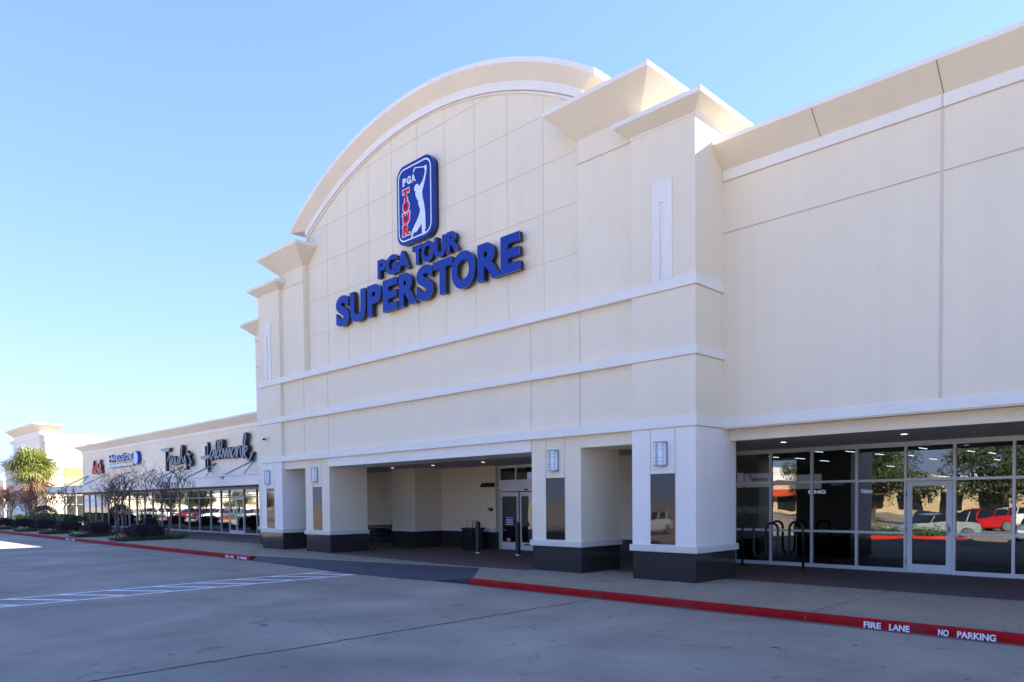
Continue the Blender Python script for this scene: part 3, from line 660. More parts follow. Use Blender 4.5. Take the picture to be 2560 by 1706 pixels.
letters(pt, [('P', -19.66, -19.24, 9.0, 9.57), ('G', -19.21, -18.64, 8.99, 9.58), ('A', -18.66, -18.03, 9.0, 9.57), ('T', -17.86, -17.39, 9.0, 9.56), ('O', -17.43, -16.86, 8.98, 9.57), ('U', -16.82, -16.33, 8.98, 9.56), ('R', -16.27, -15.76, 9.0, 9.57)], 13.84, 13.985, 0.05)

# ------------------------------------------------------------------ things under the porch
br = thing('bike_rack', (-8.6, 18.05, S), 'black wavy tube bike rack before the dark windows', 'bike rack')
q = MB(); P = []
def half(xc, zc, r_, up_):
    return [(xc-r_*math.cos(math.pi*i/8), 18.05, zc+(1 if up_ else -1)*r_*math.sin(math.pi*i/8)) for i in range(9)]
P += [(-9.385, 18.05, S)]+half(-9.225, 1.13, .16, True)+half(-8.895, .58, .17, False)+half(-8.57, 1.14, .155, True)
P += half(-8.265, .60, .15, False)+half(-7.94, 1.16, .175, True)+[(-7.765, 18.05, S)]
q.tube(P, .032, 10); q.build('tube', BLACK, br, smooth=True)
q = MB(); q.lathe([(.075, 0), (.075, .012), (.035, .014)], (-9.385, 18.05, S+.005)); q.lathe([(.075, 0), (.075, .012), (.035, .014)], (-7.765, 18.05, S+.005)); q.build('foot_plate', BLACK, br)
bo = thing('bollard', (-18.31, 16.8, S), 'slim black bollard standing before the bin', 'bollard', 'bollards before the entrance doors')
BOLL = mat('bollard_paint', (0.012, 0.013, 0.018), 0.5)
q = MB(); q.lathe([(.085, 0), (.085, 1.0), (.078, 1.05), (.05, 1.085), (0.001, 1.095)], n=20); q.build('post', BOLL, bo, world=False, smooth=True)
q = MB(); q.lathe([(.087, .02), (.088, .05), (.087, .06)], n=20); q.build('collar', ALU, bo, world=False)
dup(bo, (-16.48, 16.85, S), label='slim black bollard standing before the sliding doors')
tb = thing('litter_bin', (-20.0, 18.1, S), 'square black litter bin with a wire hoop beside the sliding doors', 'litter bin')
q = MB(); q.box(-.27, .27, -.27, .27, .02, .74); [q.box(-.285+.057*i, -.265+.057*i, -.285, -.27, .04, .72) for i in range(10)]; q.build('body', BLACK, tb, world=False)
q = MB(); q.box(-.31, .31, -.31, .31, .74, .80); q.build('lid', BLACK, tb, world=False)
q = MB()
for y in (-.15, .15): q.tube([(-.16, y, .8), (-.13, y, 1.05), (.13, y, 1.05), (.16, y, .8)], .010, 6)
q.build('hoop', BLACK, tb, world=False)
bn = thing('bench', (-25.1, 17.7, S), 'black metal bench in the alcove left of the entrance', 'bench')
q = MB(); [q.box(-.28+.06*i, -.24+.06*i, -.75, .75, .43, .45) for i in range(9)]; q.build('seat', BLACK, bn, world=False)
q = MB(); [q.box(-.34, -.31, -.75, .75, .50+.055*i, .54+.055*i) for i in range(6)]; q.build('backrest', BLACK, bn, world=False)
for y in (-.68, .68):
    q = MB(); q.box(-.30, -.26, y-.02, y+.02, 0, .45); q.box(.22, .26, y-.02, y+.02, 0, .64); q.box(-.30, .26, y-.02, y+.02, .61, .64); q.box(-.32, -.30, y-.02, y+.02, .3, .84); q.build('end_frame', BLACK, bn, world=False)
fl = thing('flood_light', (-19.72, 18.69, 2.52), 'dark wedge shaped floodlight on the wall beside the sliding doors', 'wall light')
q = MB(); q.raw([(-.27, 0, -.09), (.27, 0, -.09), (.27, 0, .06), (-.27, 0, .06), (-.29, -.22, -.09), (.29, -.22, -.09), (.25, -.15, .06), (-.25, -.15, .06)], [(4, 5, 6, 7), (0, 1, 5, 4), (1, 2, 6, 5), (2, 3, 7, 6), (3, 0, 4, 7)]); q.build('housing', BLACK, fl, world=False)
q = MB(); q.box(-.24, .24, -.19, -.04, -.1, -.092); q.build('lens', LAMPW, fl, world=False)
ic = thing('intercom', (-19.66, 18.69, 1.61), 'small dark intercom box on the wall left of the sliding doors', 'intercom')
q = MB(); q.box(-.12, .12, -.05, 0, -.06, .06); q.build('box', BLACK, ic, world=False); q = MB(); q.box(-.1, -.03, -.054, -.05, -.04, 0); q.build('label_plate', LAMPW, ic, world=False)
sc_ = thing('security_camera', (-27.0, 13.75, 4.44), 'white dome security camera on the left tower', 'security camera')
q = MB(); q.lathe([(.0, .06), (.09, .06), (.105, .02), (.105, -.02)], (0, -.15, 0)); q.box(-.04, .04, -.1, 0, 0, .05); q.build('housing', LAMPW, sc_, world=False, smooth=False)
q = MB(); q.lathe([(.075, -.02), (.06, -.07), (.03, -.09), (.001, -.095)], (0, -.15, 0)); q.build('dome', CGLASS, sc_, world=False, smooth=True)

# ------------------------------------------------------------------ signs and lamps inside the right windows
def at(x, z, y): return (x*y/18.9, 1.95+(z-1.95)*y/18.9)
def ibox(name, mt, label, cat, x0, x1, z0, z1, y, hang=True):
    a = at(x0, z0, y); b = at(x1, z1, y); t = thing(name, ((a[0]+b[0])/2, y, a[1]), label, cat)
    q = MB(); q.box(a[0], b[0], y, y+.06, a[1], b[1]); q.build('panel', mt, t)
    return t
def itext(t, s, mt, x0, x1, z0, z1, y, off=0.02, shear=0):
    a = at(x0, z0, y); b = at(x1, z1, y); q = MB(); text_fit(q, s, a[0], b[0], a[1], b[1], y-.02, y-.005, off=off, shear=shear); return q.build('lettering', mt, t)
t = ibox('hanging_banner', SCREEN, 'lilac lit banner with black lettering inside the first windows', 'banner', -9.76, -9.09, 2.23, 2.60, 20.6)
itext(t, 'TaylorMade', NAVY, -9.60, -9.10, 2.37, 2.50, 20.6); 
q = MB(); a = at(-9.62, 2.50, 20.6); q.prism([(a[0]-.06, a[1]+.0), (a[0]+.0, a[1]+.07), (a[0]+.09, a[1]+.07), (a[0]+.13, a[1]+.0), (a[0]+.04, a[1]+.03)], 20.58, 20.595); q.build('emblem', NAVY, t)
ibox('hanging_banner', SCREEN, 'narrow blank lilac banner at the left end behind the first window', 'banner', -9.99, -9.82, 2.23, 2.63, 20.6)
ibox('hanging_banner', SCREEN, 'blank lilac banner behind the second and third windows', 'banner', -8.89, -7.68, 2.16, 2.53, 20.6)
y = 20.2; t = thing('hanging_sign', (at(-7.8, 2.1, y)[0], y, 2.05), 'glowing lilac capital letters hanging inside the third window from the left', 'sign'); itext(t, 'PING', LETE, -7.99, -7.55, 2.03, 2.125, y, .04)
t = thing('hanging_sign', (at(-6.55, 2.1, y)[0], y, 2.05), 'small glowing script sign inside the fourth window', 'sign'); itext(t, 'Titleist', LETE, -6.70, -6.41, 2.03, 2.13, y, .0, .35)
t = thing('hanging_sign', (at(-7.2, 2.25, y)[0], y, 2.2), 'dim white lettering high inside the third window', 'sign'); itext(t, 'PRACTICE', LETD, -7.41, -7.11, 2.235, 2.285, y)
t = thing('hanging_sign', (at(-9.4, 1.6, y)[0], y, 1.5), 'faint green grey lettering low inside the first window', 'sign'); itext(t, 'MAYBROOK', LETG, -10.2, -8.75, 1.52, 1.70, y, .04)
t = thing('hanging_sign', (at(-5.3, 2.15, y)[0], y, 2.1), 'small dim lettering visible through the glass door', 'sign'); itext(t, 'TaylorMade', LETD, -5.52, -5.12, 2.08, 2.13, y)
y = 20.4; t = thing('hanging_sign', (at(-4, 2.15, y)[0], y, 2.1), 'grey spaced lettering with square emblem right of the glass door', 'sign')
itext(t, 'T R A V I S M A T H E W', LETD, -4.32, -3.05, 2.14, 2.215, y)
a = at(-4.58, 2.11, y); b = at(-4.41, 2.25, y); q = MB(); w_ = b[0]-a[0]
q.box(a[0], a[0]+w_*.2, y-.02, y-.01, a[1], b[1]); q.box(b[0]-w_*.2, b[0], y-.02, y-.01, a[1], b[1]); q.box(a[0], b[0], y-.022, y-.012, b[1]-.03, b[1]); q.box(a[0]+w_*.38, a[0]+w_*.62, y-.021, y-.011, a[1]+.0, b[1]-.02); q.build('emblem', LETD, t)
tl = None
for i, (gx, gz, gy, ln) in enumerate([(-8.93, 3.02, 22, .35), (-8.22, 2.95, 23, .35), (-7.75, 3.10, 21.5, .3), (-7.58, 2.86, 24, .4), (-6.95, 3.06, 22, .35), (-6.27, 2.96, 23, .35), (-6.02, 2.66, 24.5, .7), (-5.6, 2.90, 23, .3), (-5.32, 3.05, 22, .3), (-5.10, 2.79, 24, .3), (-4.35, 2.93, 23, .35), (-3.95, 2.87, 23.5, .3), (-3.85, 2.72, 24.5, .8)]):
    x, z = at(gx, gz, gy)
    if tl is None:
        tl = thing('tube_light', (x, gy, z), 'x', 'tube light', 'tube lights hanging inside the store'); q = MB(); q.box(-.015, .015, -.34, .34, -.006, .006); q.build('tube', TUBE, tl, world=False)
        q = MB(); q.box(-.025, .025, -.46, .46, .008, .02); q.build('housing', ALU, tl, world=False); c = tl
    else: c = dup(tl, (x, gy, z))
    c['label'] = 'short bright tube light hanging inside behind the tall right windows'

# ------------------------------------------------------------------ row of smaller shops
sr = thing('shop_row', (-50, 18.9, 0), 'long low cream shop row with hanging white canopy and glass fronts', 'building')
bx('wall', CREAM, sr, (-70.2, -30.22, 18.9, 19.25, 2.80, 6.3, 0))
bx('roof_block', CREAM, sr, (-70.1, -30.25, 31, 48, S, 6.3, 0), (-70.2, -69.9, 19.25, 48, S, 6.3, 0), (-70.0, -30.25, 19.25, 48, 5.9, 6.3, 0))
m = MB(); m.crown(-70.2, -30.21, 18.88, 48, 6.34, 6.71, 6.80, 0.48, R=0); m.build('cornice', [CROWN, WHITE, ROOF], sr)
bx('frieze', WHITE, sr, (-70.22, -30.22, 18.875, 18.95, 6.15, 6.345, 0))
bx('seam', JOINTL, sr, (-70.2, -30.22, 18.892, 18.91, 5.635, 5.655, 0), (-70.2, -30.22, 18.888, 18.91, 6.130, 6.149, 0), *[(x-.01, x+.01, 18.893, 18.91, 3.4, 6.13, 0) for x in (-34, -41.7, -49.4, -57.1, -64.8, -69.7)])
cn = bx('canopy', WHITE, sr, (-73.0, -30.25, 16.9, 18.895, 2.835, 3.33, 0), bevel=.01)
bx('canopy_edge', WHITE, cn, (-73.03, -30.25, 16.86, 18.89, 3.345, 3.41, 0)); bx('drip_line', JOINT, cn, (-73.01, -30.25, 16.88, 18.89, 3.33, 3.345, 0))
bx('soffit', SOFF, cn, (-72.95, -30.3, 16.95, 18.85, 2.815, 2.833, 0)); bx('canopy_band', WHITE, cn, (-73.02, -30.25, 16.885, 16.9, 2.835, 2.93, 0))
for i in range(8):
    x = -38.54-4.98*i
    q = MB(); q.tube([(x, 18.86, 4.30), (x, 17.08, 3.40)], .045, 8); q.tube([(x, 18.86, 4.28), (x, 18.1, 3.40)], .035, 8); q.build('tie_rod', LAMPF, sr, smooth=True)
    bx('bracket', LAMPF, sr, (x+.1, x+.42, 16.80, 16.86, 3.22, 3.36, 0))
DK = mat('shop_frame', (0.42, 0.42, 0.42), 0.45, metal=.2)
xs = [-39.99, -41.88, -43.0, -44.45, -46.1, -47.75, -49.3, -50.85, -52.4]
while xs[-1] > -69: xs.append(xs[-1]-1.6)
xs[-1] = -70.1
for a, b in zip(xs[1:], xs[2:]): bay(sr, b, a, (S+.06, 2.26, 2.72), DK, GLASS2, GY, .035)
bay(sr, -38.5, -39.99+1.49-.0, (S+.06, 2.26, 2.72), DK, GLASS2) if False else None
xr = [-39.99, -38.45, -36.9, -35.3, -33.7, -32.1, -30.5]
for a, b in zip(xr, xr[1:]): bay(sr, a, b, (S+.06, 2.26, 2.72), DK, GLASS2, GY, .035)
bx('window_head', DK, sr, (-70.1, -30.5, GY-.05, GY+.05, 2.74, 2.80, 0))
tr = bx('transom', DK, sr, (-41.845, -40.025, GY-.058, GY+.058, 2.23, 2.31, 0), (-41.845, -40.025, GY-.058, GY+.058, 2.69, 2.74, 0), (-41.915, -41.846, GY-.06, GY+.06, S, 2.74, 0)); bx('pane', GLASS2, tr, (-41.845, -40.025, GY-.003, GY+.003, 2.31, 2.69, 0))
for x0, x1 in ((-41.84, -40.95), (-40.92, -40.03)):
    d = bx('door', ALU, sr, (x0, x0+.07, GY-.05, GY-.01, S, 2.22, 0), (x1-.07, x1, GY-.05, GY-.01, S, 2.22, 0), (x0+.07, x1-.07, GY-.049, GY-.011, 2.12, 2.22, 0), (x0+.07, x1-.07, GY-.049, GY-.011, S, .36, 0))
    bx('pane', GLASS2, d, (x0+.07, x1-.07, GY-.033, GY-.027, .36, 2.12, 0)); bx('notice', PAPER, d, (x0+.42, x0+.66, GY-.04, GY-.035, 1.25, 1.62, 0))
    xh = x1-.12 if x0 < -41 else x0+.12
    q = MB(); q.tube([(xh, GY-.05, 1.5), (xh, GY-.11, 1.48), (xh, GY-.11, .95), (xh, GY-.05, .93)], .014, 6); q.build('handle', ALU, d)
sh = MB(); sh.box(-70, -30.3, 27, 27.1, S, 2.9); sh.box(-70, -30.3, 19, 27, 2.82, 2.9); sh.face([(-70, 18.96, S+.002), (-30.3, 18.96, S+.002), (-30.3, 27, S+.002), (-70, 27, S+.002)]); sh.box(-30.5, -30.3, 19, 27, S, 2.9)
for x in (-53.5, -61): sh.box(x, x+.12, 19.05, 27, S, 2.82)
si = sh.build('interior', SHOPIN, sr)
r = random.Random(4); 
for i in range(26):
    x = -69+i*1.45+r.uniform(-.3, .3); c = r.choice([(0.3, .03, .03), (.5, .45, .4), (.05, .15, .3), (.4, .2, .05), (.1, .3, .15), (.6, .6, .6)])
    q = MB(); h = r.uniform(.6, 1.3); yy = r.uniform(19.6, 21); q.box(x, x+r.uniform(.5, 1.0), yy, yy+.4, S+.01, h); q.box(x+.1, x+.35, yy+.1, yy+.3, h, h+.25); q.build('display_stand', mat('goods', c, .7), si)
bx('poster', POSTER, si, (-39.3, -38.5, 19.05, 19.07, .95, 1.95, 0)); bx('poster_text', PAPER, si, (-39.1, -38.75, 19.03, 19.045, 1.5, 1.56, 0), (-39.2, -38.6, 19.03, 19.045, 1.2, 1.3, 0))
ns = thing('neon_sign', (-46.7, 19.1, 1.7), 'round red neon sign hanging in the shop window', 'neon sign')
q = MB(); q.tube([(-46.7+.33*math.cos(t*.5236), 19.12, 1.85+.27*math.sin(t*.5236)) for t in range(13)], .035, 6); q.build('ring', NEON, ns)
q = MB(); text_fit(q, 'JO', -46.92, -46.48, 1.74, 1.97, 19.10, 19.13, .04); q.build('lettering', NEON, ns)
bx('flag', mat('flag_green', (.05, .3, .12), .7), si, (-46.6, -46.45, 19.2, 19.22, .45, .95, 0)); bx('flag', mat('flag_orange', (.7, .15, .02), .7), si, (-46.3, -46.1, 19.2, 19.22, .35, .85, 0)); bx('flag', mat('flag_blue', (.05, .12, .5), .7), si, (-46.45, -46.32, 19.2, 19.22, .4, .9, 0))
# shop signs
SY0, SY1 = 18.60, 18.80
def script(name, label, strokes, polys, mats, wx, wz, ox=0):
    t = thing(name, (sum(p[0] for s in strokes.values() for p in s)/sum(len(s) for s in strokes.values()), 18.8, 4.2), label, 'sign')
    i = 0
    for k, s in list(strokes.items()):
        q = MB(); e = .002*i; i += 1
        if k in polys: q.prism(s, SY0-e, SY1, 0, 1)
        else:
            ribbon(q, s, wx, wz, SY0-.004-e, SY1, 0, 1); ribbon(q, s, wx+.035, wz+.016, SY0+.012-e, SY1-.001, 1, 1)
        q.box(s[len(s)//2][0]-.02, s[len(s)//2][0]+.02, SY1, 18.9, s[len(s)//2][1]-.02, s[len(s)//2][1]+.02, 1)
        q.build('letter', mats, t)
    return t
TR = {'Tbar': [(-51.59, 5.59), (-50.76, 5.57), (-49.99, 5.57), (-50.03, 5.45), (-50.22, 5.36), (-50.84, 5.35), (-51.33, 5.41), (-51.51, 5.5)], 'Tstem': [(-50.8, 5.36), (-50.67, 5.36), (-50.63, 4.09), (-50.78, 4.08)], 'r': [(-50.35, 4.71), (-50.19, 5.01), (-49.98, 4.95), (-49.84, 4.5)], 'u': [(-49.84, 4.5), (-49.73, 4.55), (-49.57, 4.95), (-49.41, 4.51), (-49.23, 4.53), (-49.14, 4.96), (-49.02, 4.49), (-48.8, 4.54)], 'd': [(-48.3, 4.87), (-48.5, 4.93), (-48.69, 4.72), (-48.6, 4.49), (-48.38, 4.71), (-48.12, 5.56), (-47.95, 5.47), (-48.08, 4.99), (-48.31, 4.7), (-48.18, 4.48)], 'y': [(-47.92, 4.9), (-47.8, 4.57), (-47.6, 4.62), (-47.51, 4.95), (-47.37, 4.47), (-47.36, 4.15), (-47.66, 4.1)], 'ap': [(-47.14, 5.22), (-47.0, 5.07)], 's': [(-46.97, 4.4), (-46.72, 4.29), (-46.54, 4.52), (-46.85, 4.82), (-46.78, 4.95), (-46.61, 5.0)]}
HA = {'bar': [(-45.23, 4.75), (-44.53, 4.8), (-43.86, 4.81), (-43.93, 4.63), (-44.29, 4.59), (-45.03, 4.6)], 'stem1': [(-44.48, 5.39), (-44.4, 5.38), (-44.41, 4.01), (-44.49, 4.01)], 'stem2': [(-44.13, 5.58), (-44.05, 5.58), (-44.08, 3.8), (-44.17, 3.81)], 'a': [(-43.22, 5.01), (-43.49, 5.04), (-43.73, 4.8), (-43.66, 4.52), (-43.38, 4.76), (-43.16, 5.0), (-43.15, 4.77), (-43.01, 4.55)], 'l': [(-43.01, 4.55), (-42.7, 5.0), (-42.61, 5.49), (-42.78, 5.59), (-42.93, 5.41), (-42.91, 4.81), (-42.63, 4.55)], 'l2': [(-42.63, 4.55), (-42.24, 5.02), (-42.07, 5.48), (-42.24, 5.59), (-42.4, 5.43), (-42.39, 4.83), (-42.09, 4.55)], 'm': [(-42.09, 4.57), (-41.87, 5.08), (-41.72, 4.55), (-41.45, 5.06), (-41.33, 4.54), (-41.03, 5.07), (-40.95, 4.54), (-40.78, 4.65)], 'a2': [(-40.33, 5.03), (-40.6, 5.04), (-40.84, 4.75), (-40.71, 4.52), (-40.4, 4.8), (-40.22, 5.03), (-40.24, 4.63), (-40.14, 4.5)], 'r2': [(-40.14, 4.5), (-39.96, 5.06), (-39.72, 5.0), (-39.71, 4.7), (-39.54, 4.47)], 'k': [(-39.41, 4.4), (-39.4, 5.15), (-39.3, 5.61), (-39.14, 5.77), (-39.03, 5.64), (-39.17, 5.25), (-39.35, 4.68), (-39.13, 5.02), (-38.92, 5.03), (-38.94, 4.84), (-39.22, 4.67), (-39.1, 4.48), (-38.8, 4.29), (-38.55, 4.36), (-38.25, 4.69)]}
LA = {'l': [(-66.21, 5.46), (-66.47, 4.99), (-66.69, 4.57), (-66.52, 4.43)], 'a': [(-65.76, 4.99), (-66.0, 5.02), (-66.27, 4.79), (-66.36, 4.46), (-66.07, 4.59), (-65.79, 4.96), (-65.98, 4.51), (-65.81, 4.45)], 's': [(-65.81, 4.45), (-65.32, 5.06), (-65.16, 5.15), (-65.27, 5.0), (-65.11, 4.71), (-65.26, 4.45), (-65.56, 4.45)], 'h': [(-64.56, 5.48), (-64.72, 5.04), (-64.9, 4.4), (-64.71, 4.88), (-64.45, 5.02), (-64.56, 4.5), (-64.42, 4.41), (-64.22, 4.6)]}
script('script_sign', 'grey brush script sign with a tall T, middle of the shop row wall', TR, ('Tbar', 'Tstem'), [GREYL, NAVY, GREYE], .06, .035)
script('script_sign', 'longest grey brush script sign, rightmost above the white canopy', HA, ('bar', 'stem1', 'stem2'), [GREYL, NAVY, GREYE], .06, .038)
SY0 = 18.66
script('script_sign', 'small red slanted lettering at the far left end of the shop row', LA, (), [LASHF, NAVY, LASHF], .10, .045)
hs = thing('lettering_sign', (-59.5, 18.8, 4.7), 'blue and white capital lettering with a round emblem and pale strip below', 'sign')
for ch, x0, x1, z0, z1 in (('H', -62.45, -61.75, 5.18, 5.68), ('A', -61.7, -61.15, 5.20, 5.60), ('N', -61.1, -60.65, 5.20, 5.60), ('D', -60.6, -60.2, 5.20, 5.60), ('&', -60.05, -59.72, 5.20, 5.46), ('S', -59.6, -59.1, 5.18, 5.72), ('T', -59.05, -58.65, 5.20, 5.60), ('O', -58.62, -58.15, 5.20, 5.60), ('N', -58.1, -57.68, 5.20, 5.60), ('E', -57.62, -57.25, 5.20, 5.60)):
    q = MB(); text_fit(q, ch, x0, x1, z0, z1, 18.66, 18.86, 0.0, 0, 0, 1); text_fit(q, ch, x0-.03, x1+.03, z0-.02, z1+.02, 18.675, 18.86, 0.03, 0, 1, 1); q.build('letter', [SIGNW, BLUER], hs)
q = MB(); q.box(-62.5, -57.15, 18.72, 18.89, 4.72, 5.02, 1); q.box(-62.46, -57.19, 18.71, 18.72, 4.75, 4.99, 0); bxp = q.build('tag_line_box', [TEAL, NAVY], hs)
q = MB(); text_fit(q, 'MASSAGE AND FACIAL SPA', -62.3, -57.35, 4.79, 4.95, 18.70, 18.709, 0.0); q.build('lettering', SIGNW, bxp)
q = MB(); q.prism([(-56.5+.50*math.cos(t*math.pi/16), 5.24+.50*math.sin(t*math.pi/16)) for t in range(32)], 18.64, 18.88, 0, 0); q.build('emblem_disc', BLUER, hs)
q = MB(); q.prism([(-56.5+.46*math.cos(t*math.pi/16), 5.24+.46*math.sin(t*math.pi/16)) for t in range(32)], 18.63, 18.64, 0, 0); q.build('emblem_face', DISC, hs)

# ------------------------------------------------------------------ far corner block
fb = thing('corner_building', (-94, 24, 0), 'distant white stepped tower at the far corner of the shopping centre', 'building')
bx('wall', CREAM, fb, (-100, -88, 20.35, 21.84, S, 8.8, 0), (-100, -88, 21.84, 40, 5.95, 8.8, 0), (-100, -92, 21.84, 40, S, 5.95, 0))
m = MB(); m.crown(-102, -88, 20.35, 26.2, 8.82, 9.18, 9.27, 0.36, B=1, mf=1); m.build('cornice', [CROWN, WHITE, ROOF], fb)
bx('frieze', WHITE, fb, (-102.05, -87.9, 20.28, 26.2, 8.42, 8.83, 0))
bx('wall', WHITE, fb, (-100, -88.7, 19.98, 21.2, S, 9.6, 0)); m = MB(); m.crown(-100, -88.7, 19.98, 21.5, 9.6, 10.22, 10.33, 0.7, B=1); m.build('cornice', [CROWN, WHITE, ROOF], fb)
bx('string_course', WHITE, fb, (-100.1, -88.6, 19.9, 21.3, 8.85, 9.05, 0))
bx('seam', JOINT, fb, (-88.01, -87.99, 20.4, 40, 7.70, 7.74, 0), (-88.015, -87.985, 20.4, 40, 8.40, 8.43, 0))
bx('wall', CREAM, fb, (-108, -100, 20.6, 40, S, 6.5, 0)); m = MB(); m.crown(-108, -100, 20.6, 40, 6.5, 6.85, 6.95, .4, R=0); m.build('cornice', [CROWN, WHITE, ROOF], fb)
bx('lintel', WHITE, fb, (-89, -87.95, 21.8, 40, 5.83, 6.1, 0))
m = MB(); m.raw([(-88, 21.2, 5.8), (-87.1, 21.2, 5.8), (-88, 21.2, 6.5), (-88, 21.84, 5.8), (-87.1, 21.84, 5.8), (-88, 21.84, 6.5)], [(0, 1, 2), (3, 5, 4), (1, 4, 5, 2), (0, 3, 4, 1)]); m.build('hood', WHITE, fb)
bx('window', ALU, fb, *[(-91.9, -91.8, y, y+.08, S, 3.0, 0) for y in (22, 23, 24, 25, 26)], (-91.9, -91.81, 22, 28, 2.9, 3.0, 0), (-91.9, -91.81, 22, 28, 1.9, 1.98, 0)); bx('pane', GLASS2, fb, (-91.95, -91.94, 22, 28, S, 3.0, 0))
hb = thing('house', (-170, 30, 0), 'pale distant building at the left picture edge', 'building')
bx('wall', CREAM, hb, (-185, -130, 24.5, 50, 0, 5.6, 0)); bx('roof_edge', WHITE, hb, (-185.3, -129.7, 24.2, 50, 5.6, 6.0, 0)); bx('window', CGLASS, hb, *[(x, x+1.6, 24.47, 24.5, .8, 2.8, 0) for x in (-180, -172, -164, -156, -148, -140)])

# ------------------------------------------------------------------ planting
def leafcloud(mb, n, fn, size, r, mi=0, droop=0.0):
    for _ in range(n):
        p = Vector(fn(r)); s = size*r.uniform(.6, 1.3)
        a = Vector((r.gauss(0, 1), r.gauss(0, 1), r.gauss(0, 1))).normalized(); b = a.orthogonal().normalized()
        b = (b*math.cos(r.uniform(0, 6.28))+a.cross(b)*math.sin(r.uniform(0, 6.28))); a = a*s; b = b*s*.6
        mb.face([p-a*.5, p+b*.5, p+a*.5, p-b*.5], mi)
def hedge_mesh(sx, sy, sz, seed, lf, n=2600, rnd=.12, size=.06):
    r = random.Random(seed); m = MB(); v0 = MB()
    def surf(r):
        f = r.random(); 
        x = r.uniform(-1, 1); y = r.uniform(-1, 1); z = r.uniform(0, 1)
        if f < .4: z = 1
        elif f < .7: x = r.choice((-1, 1))
        else: y = r.choice((-1, 1))
        d = .02*math.sin(x*sx*9+seed)+.02*math.sin(y*sy*8)+r.gauss(0, .018)
        k = 1-.20*max(abs(x), abs(y))**3*z**2
        taper = .80+.20*min(1, z*1.6)
        return (x*sx/2*taper+d, y*sy/2*taper+d, z*sz*k+d)
    leafcloud(m, n, surf, size, r, 0)
    m.box(-sx/2*.78, sx/2*.78, -sy/2*.80, sy/2*.82, .02, sz*.86, 0)
    return m
beds = [(-38.6, 12.35, 13.82, 14.03, 14.96), (-45.3, 12.31, 13.42, 14.05, 14.7), (-51.7, 12.38, 13.65, 14.3, 14.9), (-58.2, 12.6, 13.87, 14.04, 14.9), (-64.7, 12.7, 13.87, 14.02, 14.9), (-71.2, 12.6, 13.85, 14.0, 14.9), (-77.8, 12.6, 13.85, 14.0, 14.9)]
ordn = ['nearest the entrance', 'second from the entrance', 'third from the entrance', 'fourth from the entrance', 'fifth from the entrance', 'sixth from the entrance', 'last of the row']
BEDH = []
gcm = hedge_mesh(1.25, 3.3, .20, 3, LEAFG, 4200, size=.055)
gc0 = None; hd0 = None
for i, (X, ya, yb, ty, ye) in enumerate(beds):
    if gc0 is None:
        gc0 = gcm.build('ground_cover', LEAFG); gc0.location = (X, 13.3, S); c = gc0
        hd0 = hedge_mesh(1.0, 1.0, 1.0, 5, LEAFP, 7000, size=.055).build('clipped_shrub', LEAFP)
        h = hd0
    else:
        c = gc0.copy(); COL.objects.link(c); c.location = (X, 13.3, S); h = hd0.copy(); COL.objects.link(h)
    h.location = (X, (ya+yb)/2, S); h.scale = (1.05, yb-ya, .74)
    tag(c, 'low green ground cover bed, %s, along the red kerb' % ordn[i], 'ground cover', 'ground cover beds', 'stuff' if False else None)
    tag(h, 'dark plum clipped shrub in the bed %s' % ordn[i], 'shrub', 'plum shrubs in the beds')
fl0 = None
r = random.Random(9)
for i, (X, *_) in enumerate(beds[:6]):
    t = thing('flower_clump', (X+.35, 11.85, S+.05), '%s flowers at the kerb end of the bed %s' % ('red and pink' if i % 2 == 0 else 'pale yellow', ordn[i]), 'flowers', 'flower clumps')
    q = MB(); leafcloud(q, 260, lambda r: (r.gauss(0, .2), r.gauss(0, .2), abs(r.gauss(.08, .08))), .06, r); q.build('leaves', LEAFH, t, world=False)
    q = MB(); leafcloud(q, 110, lambda r: (r.gauss(0, .19), r.gauss(0, .19), abs(r.gauss(.2, .05))), .055, r); q.build('petals', PETAL if i % 2 == 0 else PETALW, t, world=False)
    if i % 2 == 0:
        q = MB(); leafcloud(q, 60, lambda r: (r.gauss(0, .25), r.gauss(0, .2), abs(r.gauss(.2, .05))), .05, r); q.build('petals', PETALW, t, world=False)
